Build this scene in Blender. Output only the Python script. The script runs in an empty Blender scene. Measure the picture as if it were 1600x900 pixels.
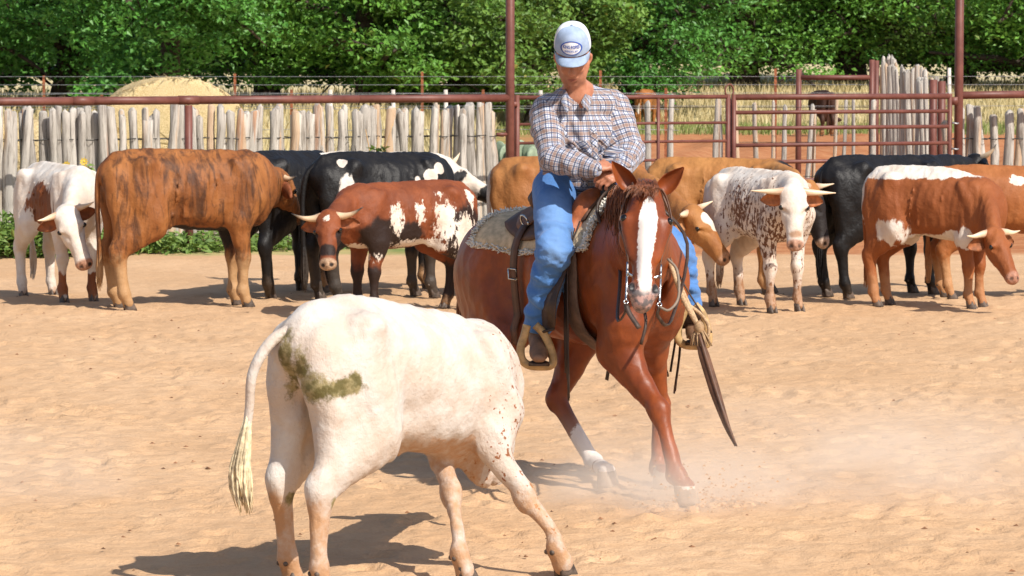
import bpy, bmesh, math, random
import numpy as np
from mathutils import Vector, Matrix, Euler, noise as mnoise

S = bpy.context.scene
COL = S.collection
R = math.radians
PI = math.pi

# ------------------------------------------------------------------ camera, sky, sun, exposure
CAM_H = 2.05
LENS = 120.0
FPX = LENS / 36.0 * 1600.0            # focal length in photograph pixels
HORIZON = 105.0
PITCH = math.atan((450.0 - HORIZON) / FPX)
cam_d = bpy.data.cameras.new('camera')
cam = bpy.data.objects.new('camera', cam_d)
COL.objects.link(cam)
cam.location = (0, 0, CAM_H)
cam.rotation_euler = (PI / 2 - PITCH, 0, 0)
cam_d.lens = LENS
cam_d.sensor_width = 36.0
cam_d.clip_start = 0.5
cam_d.clip_end = 3000
cam_d.dof.use_dof = True
cam_d.dof.focus_distance = 16.5
cam_d.dof.aperture_fstop = 18.0
S.camera = cam

SUN_AZ = R(41.0)      # to the right of the line that points back at the camera
SUN_EL = R(44.0)
to_sun = Vector((math.sin(SUN_AZ) * math.cos(SUN_EL), -math.cos(SUN_AZ) * math.cos(SUN_EL), math.sin(SUN_EL)))
W = bpy.data.worlds.new('World')
S.world = W
W.use_nodes = True
wn = W.node_tree
bg = wn.nodes['Background']
sky = wn.nodes.new('ShaderNodeTexSky')
sky.sky_type = 'NISHITA'
sky.sun_disc = False
sky.sun_elevation = SUN_EL
sky.sun_rotation = math.atan2(to_sun.x, to_sun.y)
sky.air_density = 1.0
sky.dust_density = 1.5
wn.links.new(sky.outputs[0], bg.inputs[0])
bg.inputs[1].default_value = 0.12
sun_d = bpy.data.lights.new('sun', 'SUN')
sun_d.energy = 4.9
sun_d.angle = R(0.5)
sun_d.color = (1.0, 0.945, 0.86)
sun = bpy.data.objects.new('sun', sun_d)
COL.objects.link(sun)
sun.rotation_euler = to_sun.to_track_quat('Z', 'Y').to_euler()
S.view_settings.view_transform = 'Standard'
S.view_settings.look = 'None'
S.view_settings.exposure = 0.27
S.view_settings.gamma = 1.0
S.cycles.use_denoising = True
S.cycles.max_bounces = 7
S.cycles.transparent_max_bounces = 12
S.cycles.volume_bounces = 4
S.cycles.volume_step_rate = 2.0
S.cycles.volume_max_steps = 96

# ------------------------------------------------------------------ picture <-> place
_f = np.array((0, math.cos(PITCH), -math.sin(PITCH)))
_u = np.array((0, math.sin(PITCH), math.cos(PITCH)))
def at(px, py, D):
    """the point of the place seen at pixel (px, py) at the distance D in front of the camera"""
    d = _f + np.array((1.0, 0, 0)) * ((px - 800) / FPX) + _u * ((450 - py) / FPX)
    d = d * (D / d[1])
    return np.array((d[0], d[1], d[2] + CAM_H))
def gnd(px, py):
    d = _f + np.array((1.0, 0, 0)) * ((px - 800) / FPX) + _u * ((450 - py) / FPX)
    d = d * (CAM_H / -d[2])
    return np.array((d[0], d[1], 0.0))
def V(*a):
    return np.array(a, float)
def nrm(v):
    v = np.asarray(v, float)
    return v / max(1e-9, np.linalg.norm(v))

def terrain(x, y):
    """height of the pasture: it climbs a little behind the pens, sooner on the left"""
    x = np.asarray(x, float); y = np.asarray(y, float); wl = np.clip(-x / 4, 0, 1)
    a = np.clip((y - 74) / 75, 0, 1) ** 1.15 * 2.0; b = np.clip((y - 112) / 42, 0, 1) ** .85 * 2.2
    return a * wl + b * (1 - wl)

# ------------------------------------------------------------------ objects
def tag(o, label=None, cat=None, group=None, kind=None):
    if label: o['label'] = label
    if cat: o['category'] = cat
    if group: o['group'] = group
    if kind: o['kind'] = kind
    return o
def empty(name, loc=(0, 0, 0), rz=0.0, sc=1.0):
    o = bpy.data.objects.new(name, None)
    COL.objects.link(o)
    o.location = tuple(loc)
    o.rotation_euler = (0, 0, rz)
    o.scale = (sc, sc, sc)
    o.empty_display_size = 0.2
    return o
def link(name, me, mats=None, parent=None):
    o = bpy.data.objects.new(name, me)
    COL.objects.link(o)
    if mats is not None:
        for m in (mats if isinstance(mats, (list, tuple)) else [mats]):
            if m.name not in [x.name for x in me.materials if x]:
                me.materials.append(m)
    if parent is not None: o.parent = parent
    return o
def mesh_np(name, verts, faces, smooth=True, mi=None):
    """mesh from arrays; faces: (n,3)/(n,4) array or a list of index lists"""
    me = bpy.data.meshes.new(name)
    verts = np.asarray(verts, np.float32)
    if isinstance(faces, np.ndarray):
        n, k = faces.shape
        me.vertices.add(len(verts)); me.vertices.foreach_set('co', verts.ravel())
        me.loops.add(n * k); me.loops.foreach_set('vertex_index', faces.astype(np.int32).ravel())
        me.polygons.add(n)
        me.polygons.foreach_set('loop_start', np.arange(0, n * k, k, dtype=np.int32))
    else:
        lens = np.array([len(f) for f in faces], np.int32)
        flat = np.array([i for f in faces for i in f], np.int32)
        me.vertices.add(len(verts)); me.vertices.foreach_set('co', verts.ravel())
        me.loops.add(len(flat)); me.loops.foreach_set('vertex_index', flat)
        me.polygons.add(len(lens))
        st = np.zeros(len(lens), np.int32); st[1:] = np.cumsum(lens)[:-1]
        me.polygons.foreach_set('loop_start', st)
    if mi is not None: me.polygons.foreach_set('material_index', np.asarray(mi, np.int32))
    me.update(calc_edges=True); me.validate()
    me.polygons.foreach_set('use_smooth', np.full(len(me.polygons), bool(smooth)))
    return me
def attr(me, name, vals):
    a = me.attributes.new(name, 'FLOAT', 'POINT')
    a.data.foreach_set('value', np.asarray(vals, np.float32))

class MB:
    """collects simple shapes, then links them as one mesh object"""
    def __init__(s): s.v = []; s.f = []; s.n = 0
    def add(s, v, f):
        v = [tuple(x) for x in v]
        s.f += [tuple(i + s.n for i in q) for q in f]; s.v += v; s.n += len(v)
        return s
    def tube(s, pts, rad, seg=8, closed_ends=True, side=None, flat=1.0, up=None):
        pts = [np.asarray(p, float) for p in pts]
        if not isinstance(rad, (list, tuple, np.ndarray)): rad = [rad] * len(pts)
        n = len(pts); v = []; f = []
        prev = np.asarray(up, float) if up is not None else None
        for i in range(n):
            t = nrm(pts[min(i + 1, n - 1)] - pts[max(i - 1, 0)])
            if prev is None:
                prev = np.array((0, 0, 1.0)) if abs(t[2]) < .9 else np.array((1.0, 0, 0))
            a = nrm(prev - t * np.dot(prev, t)); b = np.cross(t, a); prev = a
            r = rad[i]
            for k in range(seg):
                q = 2 * PI * k / seg
                v.append(pts[i] + a * (r * math.cos(q)) + b * (r * flat * math.sin(q)))
        for i in range(n - 1):
            for k in range(seg):
                k2 = (k + 1) % seg
                f.append((i * seg + k, i * seg + k2, (i + 1) * seg + k2, (i + 1) * seg + k))
        if closed_ends:
            f.append(tuple(reversed(range(seg)))); f.append(tuple(range((n - 1) * seg, n * seg)))
        return s.add(v, f)
    def box(s, c, h, M=None, bev=0.0):
        c = np.asarray(c, float); v = []
        for x in (-1, 1):
            for y in (-1, 1):
                for z in (-1, 1):
                    p = np.array((x * h[0], y * h[1], z * h[2]))
                    if M is not None: p = M @ p
                    v.append(c + p)
        return s.add(v, [(0, 1, 3, 2), (4, 6, 7, 5), (0, 4, 5, 1), (2, 3, 7, 6), (0, 2, 6, 4), (1, 5, 7, 3)])
    def ball(s, c, r, seg=12, rings=8, M=None):
        c = np.asarray(c, float); r = np.asarray(r if np.ndim(r) else (r, r, r), float)
        v = [(0, 0, 1)]; f = []
        for i in range(1, rings):
            a = PI * i / rings
            for k in range(seg):
                q = 2 * PI * k / seg
                v.append((math.sin(a) * math.cos(q), math.sin(a) * math.sin(q), math.cos(a)))
        v.append((0, 0, -1)); L = len(v) - 1
        for k in range(seg):
            f.append((0, 1 + k, 1 + (k + 1) % seg))
            f.append((L, L - seg + (k + 1) % seg, L - seg + k))
        for i in range(rings - 2):
            for k in range(seg):
                a0 = 1 + i * seg + k; a1 = 1 + i * seg + (k + 1) % seg
                f.append((a0, a0 + seg, a1 + seg, a1))
        vv = np.array(v) * r
        if M is not None: vv = vv @ np.asarray(M).T
        return s.add(vv + c, f)
    def strip(s, pts, width, side, thick=.004):
        """a strap: flat band along pts, width across `side` (one vector or one per point)"""
        pts = [np.asarray(p, float) for p in pts]; n = len(pts); v = []; f = []
        if not isinstance(width, (list, tuple)): width = [width] * n
        for i in range(n):
            t = nrm(pts[min(i + 1, n - 1)] - pts[max(i - 1, 0)])
            sd = np.asarray(side[i] if np.ndim(side) == 2 else side, float)
            sd = nrm(sd - t * np.dot(sd, t)); nn = np.cross(t, sd)
            w = width[i] / 2
            for a, b in ((-1, -1), (1, -1), (1, 1), (-1, 1)):
                v.append(pts[i] + sd * (a * w) + nn * (b * thick / 2))
        for i in range(n - 1):
            for k in range(4):
                k2 = (k + 1) % 4
                f.append((i * 4 + k, i * 4 + k2, i * 4 + 4 + k2, i * 4 + 4 + k))
        f.append((3, 2, 1, 0)); f.append((n * 4 - 4, n * 4 - 3, n * 4 - 2, n * 4 - 1))
        return s.add(v, f)
    def mesh(s, name, smooth=True): return mesh_np(name, np.array(s.v), s.f, smooth)
    def build(s, name, mats, parent=None, smooth=True): return link(name, s.mesh(name, smooth), mats, parent)

def spline(pts, n=6):
    """Catmull-Rom through rows of pts"""
    P = np.asarray(pts, float)
    if len(P) < 3: 
        t = np.linspace(0, 1, n + 1)[:, None]
        return P[0] * (1 - t) + P[-1] * t
    Q = np.vstack([2 * P[0] - P[1], P, 2 * P[-1] - P[-2]]); out = []
    for i in range(len(P) - 1):
        p0, p1, p2, p3 = Q[i:i + 4]
        for t in np.arange(n) / n:
            out.append(.5 * ((2 * p1) + (-p0 + p2) * t + (2 * p0 - 5 * p1 + 4 * p2 - p3) * t * t + (-p0 + 3 * p1 - 3 * p2 + p3) * t ** 3))
    out.append(P[-1])
    return np.array(out)

# ------------------------------------------------------------------ flesh: smooth union of tapered limbs, meshed with surface nets
class Flesh:
    def __init__(s): s.pr = []
    def chain(s, pts, rad, k=.03, side=(0, 1, 0), op=1, n=4):
        """pts rows (x,y,z); rad rows (across, up-down) or single radii"""
        pts = np.asarray(pts, float); rad = np.asarray(rad, float)
        if rad.ndim == 1: rad = np.stack([rad, rad], 1)
        q = spline(np.hstack([pts, rad]), n)
        P = q[:, :3]; r = np.maximum(q[:, 3:5], .004)
        s.pr.append(('c', P, r, nrm(side), k, op))
        return s
    def cone(s, a, b, ra, rb, k=.03, side=(0, 1, 0), op=1):
        return s.chain([a, b], [ra, rb], k, side, op, n=1)
    def ell(s, c, r, k=.03, M=None, op=1):
        r = np.asarray(r if np.ndim(r) else (r, r, r), float)
        s.pr.append(('e', np.asarray(c, float), r, None if M is None else np.asarray(M, float), k, op))
        return s
    def mesh(s, name, h, smooth=1, tweak=None):
        lo = np.full(3, 1e9); hi = -lo
        for p in s.pr:
            if p[0] == 'c':
                m = p[2].max(); lo = np.minimum(lo, p[1].min(0) - m); hi = np.maximum(hi, p[1].max(0) + m)
            elif p[5] > 0:
                m = p[2].max(); lo = np.minimum(lo, p[1] - m); hi = np.maximum(hi, p[1] + m)
        lo -= 4 * h; hi += 4 * h
        n = np.ceil((hi - lo) / h).astype(int) + 1
        F = np.full(n, .4, np.float32)
        ax = [(lo[i] + h * np.arange(n[i])).astype(np.float32) for i in range(3)]
        def rng(a, b):
            i0 = np.clip(np.floor((a - lo) / h).astype(int), 0, n - 1); i1 = np.clip(np.ceil((b - lo) / h).astype(int) + 1, 1, n)
            return tuple(slice(int(i0[i]), int(i1[i])) for i in range(3))
        for p in s.pr:
            k = p[4]; mg = k + 2.5 * h
            if p[0] == 'e':
                _, c, r, M, k, op = p
                m = r.max() + mg if M is not None else r + mg
                sl = rng(c - m, c + m)
                X, Y, Z = np.meshgrid(ax[0][sl[0]] - c[0], ax[1][sl[1]] - c[1], ax[2][sl[2]] - c[2], indexing='ij', sparse=True)
                if M is not None:
                    q = [M[0, i] * X + M[1, i] * Y + M[2, i] * Z for i in range(3)]
                else: q = [X, Y, Z]
                a = sum((q[i] / r[i]) ** 2 for i in range(3)); b = sum((q[i] / r[i] ** 2) ** 2 for i in range(3))
                k0 = np.sqrt(a); d = k0 * (k0 - 1) / np.maximum(np.sqrt(b), 1e-6)
            else:
                _, P, r, sd, k, op = p
                mx = r.max() + mg
                sl = rng(P.min(0) - mx, P.max(0) + mx)
                o0 = [sl[i].start for i in range(3)]
                d = np.full([sl[i].stop - sl[i].start for i in range(3)], 1.0, np.float32)
                for i in range(len(P) - 1):
                    A, B = P[i], P[i + 1]; m = max(r[i].max(), r[i + 1].max()) + mg
                    s2 = rng(np.minimum(A, B) - m, np.maximum(A, B) + m)
                    s3 = tuple(slice(s2[j].start - o0[j], s2[j].stop - o0[j]) for j in range(3))
                    X, Y, Z = np.meshgrid(ax[0][s2[0]] - A[0], ax[1][s2[1]] - A[1], ax[2][s2[2]] - A[2], indexing='ij', sparse=True)
                    X = X.astype(np.float32); Y = Y.astype(np.float32); Z = Z.astype(np.float32)
                    L = B - A; l2 = float(L @ L) + 1e-12; T = L / math.sqrt(l2)
                    t = np.clip((X * L[0] + Y * L[1] + Z * L[2]) / l2, 0, 1)
                    u = np.cross(T, sd); u = nrm(u) if np.linalg.norm(u) > 1e-6 else nrm(np.cross(T, (1, 0, .1)))
                    w = np.cross(u, T)
                    qs = X * w[0] + Y * w[1] + Z * w[2]
                    qu = X * u[0] + Y * u[1] + Z * u[2]
                    qt = X * T[0] + Y * T[1] + Z * T[2] - t * math.sqrt(l2)
                    rs = r[i, 0] + t * (r[i + 1, 0] - r[i, 0]); ru = r[i, 1] + t * (r[i + 1, 1] - r[i, 1]); rt = np.minimum(rs, ru)
                    a = (qs / rs) ** 2 + (qu / ru) ** 2 + (qt / rt) ** 2
                    b = (qs / rs ** 2) ** 2 + (qu / ru ** 2) ** 2 + (qt / rt ** 2) ** 2
                    k0 = np.sqrt(a)
                    dd = np.where(k0 > 1e-3, k0 * (k0 - 1) / np.maximum(np.sqrt(b), 1e-6), -rt)
                    d[s3] = np.minimum(d[s3], dd)
            G = F[sl]
            if op > 0:
                hh = np.maximum(k - np.abs(G - d), 0) / max(k, 1e-6)
                F[sl] = np.minimum(G, d) - hh * hh * k * .25
            else:
                d = -d; hh = np.maximum(k - np.abs(G - d), 0) / max(k, 1e-6)
                F[sl] = np.maximum(G, d) + hh * hh * k * .25
        v, f = surface_nets(F, lo, h)
        for _ in range(smooth): v = relax(v, f)
        if tweak is not None: v = tweak(v)
        return mesh_np(name, v, f, True), v

def surface_nets(F, lo, h):
    Sg = F < 0
    c = np.zeros(np.array(F.shape) - 1, np.int8)
    offs = [(i, j, k) for i in (0, 1) for j in (0, 1) for k in (0, 1)]
    nx, ny, nz = c.shape
    for (i, j, k) in offs: c += Sg[i:i + nx, j:j + ny, k:k + nz]
    idx = np.argwhere((c > 0) & (c < 8))
    vals = np.stack([F[idx[:, 0] + i, idx[:, 1] + j, idx[:, 2] + k] for (i, j, k) in offs], 1)
    acc = np.zeros((len(idx), 3)); cnt = np.zeros(len(idx))
    for a in range(8):
        for b in range(a + 1, 8):
            da = np.array(offs[b]) - np.array(offs[a])
            if np.abs(da).sum() != 1: continue
            x = (vals[:, a] < 0) != (vals[:, b] < 0)
            t = np.where(x, vals[:, a] / np.where(x, vals[:, a] - vals[:, b], 1), 0)
            acc += np.where(x[:, None], np.array(offs[a])[None] + t[:, None] * da[None], 0); cnt += x
    v = lo + h * (idx + acc / cnt[:, None])
    ids = np.full(c.shape, -1, np.int32); ids[idx[:, 0], idx[:, 1], idx[:, 2]] = np.arange(len(idx))
    faces = []
    for d in range(3):
        e1, e2 = [(1, 2), (2, 0), (0, 1)][d]
        s0 = [slice(None)] * 3; s1 = [slice(None)] * 3
        s0[d] = slice(0, -1); s1[d] = slice(1, None)
        A = Sg[tuple(s0)]; B = Sg[tuple(s1)]
        E = np.argwhere(A != B)
        E = E[(E[:, e1] > 0) & (E[:, e2] > 0) & (E[:, e1] < c.shape[e1]) & (E[:, e2] < c.shape[e2])]
        o1 = np.zeros(3, int); o1[e1] = 1; o2 = np.zeros(3, int); o2[e2] = 1
        g = lambda q: ids[q[:, 0], q[:, 1], q[:, 2]]
        q = np.stack([g(E - o1 - o2), g(E - o2), g(E), g(E - o1)], 1)
        inside = A[E[:, 0], E[:, 1], E[:, 2]]
        q = np.where(inside[:, None], q, q[:, ::-1])
        faces.append(q)
    f = np.concatenate(faces); f = f[(f >= 0).all(1)]
    return v, f
def relax(v, f, amt=.7):
    fc = v[f].mean(1); n = len(v); cnt = np.bincount(f.ravel(), minlength=n).astype(float)
    s = np.stack([np.bincount(f.ravel(), np.repeat(fc[:, i], f.shape[1]), n) for i in range(3)], 1)
    ok = cnt > 0
    out = v.copy(); out[ok] = v[ok] * (1 - amt) + s[ok] / cnt[ok, None] * amt
    return out
def wrinkle(me, v, amp, scale, seed=0.0, stretch=(1, 1, 1), ridged=True, mask=None):
    """folds and small unevenness: moves the skin along its normals by coherent noise"""
    n = np.zeros(len(v) * 3, np.float32); me.vertices.foreach_get('normal', n); n = n.reshape(-1, 3)
    q = v * np.asarray(stretch, float) * scale + seed; out = np.empty(len(v)); f = mnoise.noise
    for i, p in enumerate(q.tolist()):
        a = f(p); b = f((p[0] * 2.1 + 7, p[1] * 2.1, p[2] * 2.1))
        out[i] = (1 - abs(a) * 2.4 - .5 * abs(b)) if ridged else (a + .5 * b)
    if mask is not None: out = out * mask
    v = v + n * (out * amp)[:, None]
    me.vertices.foreach_set('co', v.astype(np.float32).ravel()); me.update()
    return me, v
def rot_to(a, b, c):
    return np.stack([nrm(a), nrm(b), nrm(c)], 1)

# ------------------------------------------------------------------ materials
class NT:
    def __init__(s, name):
        s.m = bpy.data.materials.new(name); s.m.use_nodes = True
        s.t = s.m.node_tree; s.b = s.t.nodes['Principled BSDF']
        s._co = None
    def n(s, typ, **kw):
        nd = s.t.nodes.new(typ)
        for k, v in kw.items():
            if k in ('operation', 'blend_type', 'data_type', 'attribute_name', 'noise_dimensions', 'feature', 'interpolation_type', 'wave_type', 'bands_direction', 'distance', 'invert', 'vector_type', 'clamp', 'wave_profile', 'normalize', 'use_clamp'): setattr(nd, k, v)
        return nd
    def put(s, sock, v):
        if isinstance(v, bpy.types.NodeSocket): s.t.links.new(v, sock)
        elif v is not None:
            if sock.type == 'RGBA' and len(v) == 3: v = (*v, 1)
            sock.default_value = v
    def co(s):
        if s._co is None: s._co = s.n('ShaderNodeTexCoord').outputs['Object']
        return s._co
    def at(s, name): 
        nd = s.n('ShaderNodeAttribute', attribute_name=name); return nd.outputs['Fac']
    def math(s, op, a, b=None, c=None):
        nd = s.n('ShaderNodeMath', operation=op); s.put(nd.inputs[0], a)
        if b is not None: s.put(nd.inputs[1], b)
        if c is not None: s.put(nd.inputs[2], c)
        return nd.outputs[0]
    def map(s, v=None, scale=(1, 1, 1), rot=(0, 0, 0), loc=(0, 0, 0)):
        nd = s.n('ShaderNodeMapping'); s.put(nd.inputs[0], v if v is not None else s.co())
        nd.inputs['Scale'].default_value = scale; nd.inputs['Rotation'].default_value = rot; nd.inputs['Location'].default_value = loc
        return nd.outputs[0]
    def noise(s, scale=5, det=3, rough=.55, v=None, dist=0.0):
        nd = s.n('ShaderNodeTexNoise'); s.put(nd.inputs['Vector'], v if v is not None else s.co())
        nd.inputs['Scale'].default_value = scale; nd.inputs['Detail'].default_value = det; nd.inputs['Roughness'].default_value = rough; nd.inputs['Distortion'].default_value = dist
        return nd.outputs['Fac']
    def vor(s, scale=5, v=None, feature='F1', rnd=1.0):
        nd = s.n('ShaderNodeTexVoronoi', feature=feature); s.put(nd.inputs['Vector'], v if v is not None else s.co()); nd.inputs['Scale'].default_value = scale; nd.inputs['Randomness'].default_value = rnd
        return nd.outputs['Distance']
    def ss(s, v, a, b, lo=0.0, hi=1.0):
        nd = s.n('ShaderNodeMapRange', interpolation_type='SMOOTHSTEP'); s.put(nd.inputs[0], v)
        nd.inputs[1].default_value = a; nd.inputs[2].default_value = b; nd.inputs[3].default_value = lo; nd.inputs[4].default_value = hi
        return nd.outputs[0]
    def mix(s, f, a, b, mode='MIX'):
        nd = s.n('ShaderNodeMix', data_type='RGBA', blend_type=mode)
        s.put(nd.inputs[0], f); s.put(nd.inputs[6], a); s.put(nd.inputs[7], b)
        return nd.outputs[2]
    def bump(s, hgt, strength=.3, dist=.01, nrm=None):
        nd = s.n('ShaderNodeBump'); s.put(nd.inputs['Height'], hgt); nd.inputs['Strength'].default_value = strength; nd.inputs['Distance'].default_value = dist
        if nrm is not None: s.put(nd.inputs['Normal'], nrm)
        return nd.outputs[0]
    def set(s, **kw):
        nm = dict(color='Base Color', rough='Roughness', metal='Metallic', spec='Specular IOR Level', normal='Normal', sheen='Sheen Weight', coat='Coat Weight', alpha='Alpha', trans='Transmission Weight', sub='Subsurface Weight')
        for k, v in kw.items(): s.put(s.b.inputs[nm[k]], v)
        return s
def simple(name, color, rough=.6, var=.15, scale=20, metal=0.0, bump=0.0, bscale=60, spec=.4):
    M = NT(name); n = M.noise(scale, 4)
    c = M.mix(M.ss(n, .3, .7), tuple(x * (1 - var) for x in color), tuple(min(1, x * (1 + var)) for x in color))
    M.set(color=c, rough=rough, metal=metal, spec=spec)
    if bump: M.set(normal=M.bump(M.noise(bscale, 4), bump, .004))
    return M.m
def ground():
    # one sheet to the horizon, finely divided where the picture looks
    ys = np.concatenate([np.linspace(-60, 8, 12), np.arange(8.4, 12, .2), np.arange(12.2, 20, .045), np.geomspace(20, 48, 240), np.geomspace(49, 1500, 70)])
    def xs(n): 
        a = np.linspace(-1, 1, n); return a
    nx = 320
    base = xs(nx); base = np.concatenate([[-60, -20, -8, -3, -1.6], base, [1.6, 3, 8, 20, 60]])
    rng = np.random.RandomState(3)
    hw = np.maximum(4.5, np.abs(ys) * .21)
    X = base[None, :] * hw[:, None]; Y = np.repeat(ys[:, None], X.shape[1], 1)
    Zg = np.zeros_like(X)
    def vnoise(x, y, sc, seed):
        r = np.random.RandomState(seed).rand(257, 257) * 2 - 1
        x = x / sc; y = y / sc
        xi = np.floor(x).astype(int); yi = np.floor(y).astype(int); fx = x - xi; fy = y - yi
        fx = fx * fx * (3 - 2 * fx); fy = fy * fy * (3 - 2 * fy)
        g = lambda a, b: r[a % 257, b % 257]
        return (g(xi, yi) * (1 - fx) + g(xi + 1, yi) * fx) * (1 - fy) + (g(xi, yi + 1) * (1 - fx) + g(xi + 1, yi + 1) * fx) * fy
    arena = np.clip((37.5 - Y) / 1.5, 0, 1) * np.clip((Y + 10) / 5, 0, 1)
    Zg += arena * (vnoise(X, Y, .8, 1) * .012 + vnoise(X, Y, .19, 2) * .007 + vnoise(X * 1.0, Y, .085, 3) * .007)
    # hoof prints: shallow scooped dents with a raised lip
    n = 2600
    hx = rng.uniform(-5.5, 5.5, n); hy = rng.uniform(12.4, 31, n)
    for i in range(n):
        r = rng.uniform(.05, .10); x0 = hx[i]; y0 = hy[i]
        if abs(x0) > y0 * .165: continue
        i0, i1 = np.searchsorted(ys, (y0 - .3, y0 + .3))
        sx = slice(i0, i1)
        d = np.sqrt((X[sx] - x0) ** 2 + ((Y[sx] - y0)) ** 2) / r
        Zg[sx] += np.where(d < 2.2, -.026 * np.exp(-(d * 1.2) ** 2) + .015 * np.exp(-((d - 1.25) / .35) ** 2), 0) * rng.uniform(.4, 1.0)
    # the pasture climbs a little far behind the pens
    Zg += terrain(X, Y)
    mound = np.clip((Y - 52) / 10, 0, 1) * np.clip((100 - Y) / 10, 0, 1) * np.clip((X - .5) / 2, 0, 1)
    Zg += mound * (.16 + .24 * vnoise(X, Y, 1.7, 8) + .16 * vnoise(X, Y, .7, 9))
    v = np.stack([X.ravel(), Y.ravel(), Zg.ravel()], 1)
    ny, nxx = X.shape; ii = np.arange((ny - 1) * nxx).reshape(ny - 1, nxx)[:, :-1].ravel()
    f = np.stack([ii, ii + 1, ii + nxx + 1, ii + nxx], 1)
    me = mesh_np('ground', v, f, True)
    M = NT('arena_sand_and_pasture')
    co = M.co(); sep = M.n('ShaderNodeSeparateXYZ'); M.put(sep.inputs[0], co)
    n1 = M.noise(.55, 4, .6); n2 = M.noise(6, 5, .65); n3 = M.noise(55, 3, .6)
    sand = M.mix(M.ss(n1, .3, .7), (.50, .308, .168), (.578, .376, .220))
    sand = M.mix(M.ss(n2, .35, .7, 0, .45), sand, (.44, .255, .130))
    vv = M.map(scale=(1, .55, 1))
    sand = M.mix(M.ss(M.noise(17, 4, .7, vv), .68, .76, 0, .75), sand, (.24, .115, .048))
    sand = M.mix(M.ss(n3, .25, .8, 0, .25), sand, (.62, .42, .26))
    gn = M.noise(.35, 5, .65); gn2 = M.noise(2.5, 5, .7)
    grass = M.mix(M.ss(gn, .42, .6), (.10, .17, .035), (.38, .32, .13)); grass = M.mix(M.ss(gn2, .3, .75, 0, .6), grass, (.46, .38, .19))
    dirt = M.mix(M.ss(gn2, .3, .7), (.34, .125, .05), (.47, .22, .10))
    dx = M.math('ADD', sep.outputs[0], M.math('MULTIPLY', M.math('SUBTRACT', gn, .5), 6.0))
    dy = M.math('ADD', sep.outputs[1], M.math('MULTIPLY', M.math('SUBTRACT', M.noise(.12, 3), .5), 30.0))
    bare = M.math('MULTIPLY', M.ss(dx, -2, 2.0), M.ss(dy, 114, 103))
    past = M.mix(bare, grass, dirt)
    dry = M.math('MAXIMUM', M.ss(sep.outputs[1], 100, 125), M.math('MULTIPLY', M.ss(sep.outputs[1], 66, 80), M.ss(sep.outputs[0], -1.0, -4.0)))
    past = M.mix(dry, past, M.mix(M.ss(gn2, .3, .7), (.50, .41, .23), (.62, .53, .33)))
    edge = M.math('ADD', sep.outputs[1], M.math('MULTIPLY', M.math('SUBTRACT', M.noise(1.3, 4, .7), .5), 2.4))
    c = M.mix(M.ss(edge, 37.0, 37.8), sand, past)
    b1 = M.bump(M.noise(9, 5, .65), .8, .03); b2 = M.bump(M.noise(60, 3, .7), .55, .008, b1)
    M.set(color=c, rough=.95, spec=.12, normal=b2)
    tag(link('ground', me, M.m), kind='structure')
ground()
# ------------------------------------------------------------------ cattle
def blobs(P, lst, ext=1.0):
    """signed mask: > 0 inside any of the blobs (centre, radii)"""
    out = np.full(len(P), -ext)
    for c, r in lst:
        r = np.asarray(r if np.ndim(r) else (r, r, r), float)
        out = np.maximum(out, 1 - np.sqrt((((P - np.asarray(c, float)) / r) ** 2).sum(1)))
    return np.clip(out, -ext, ext)

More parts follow.
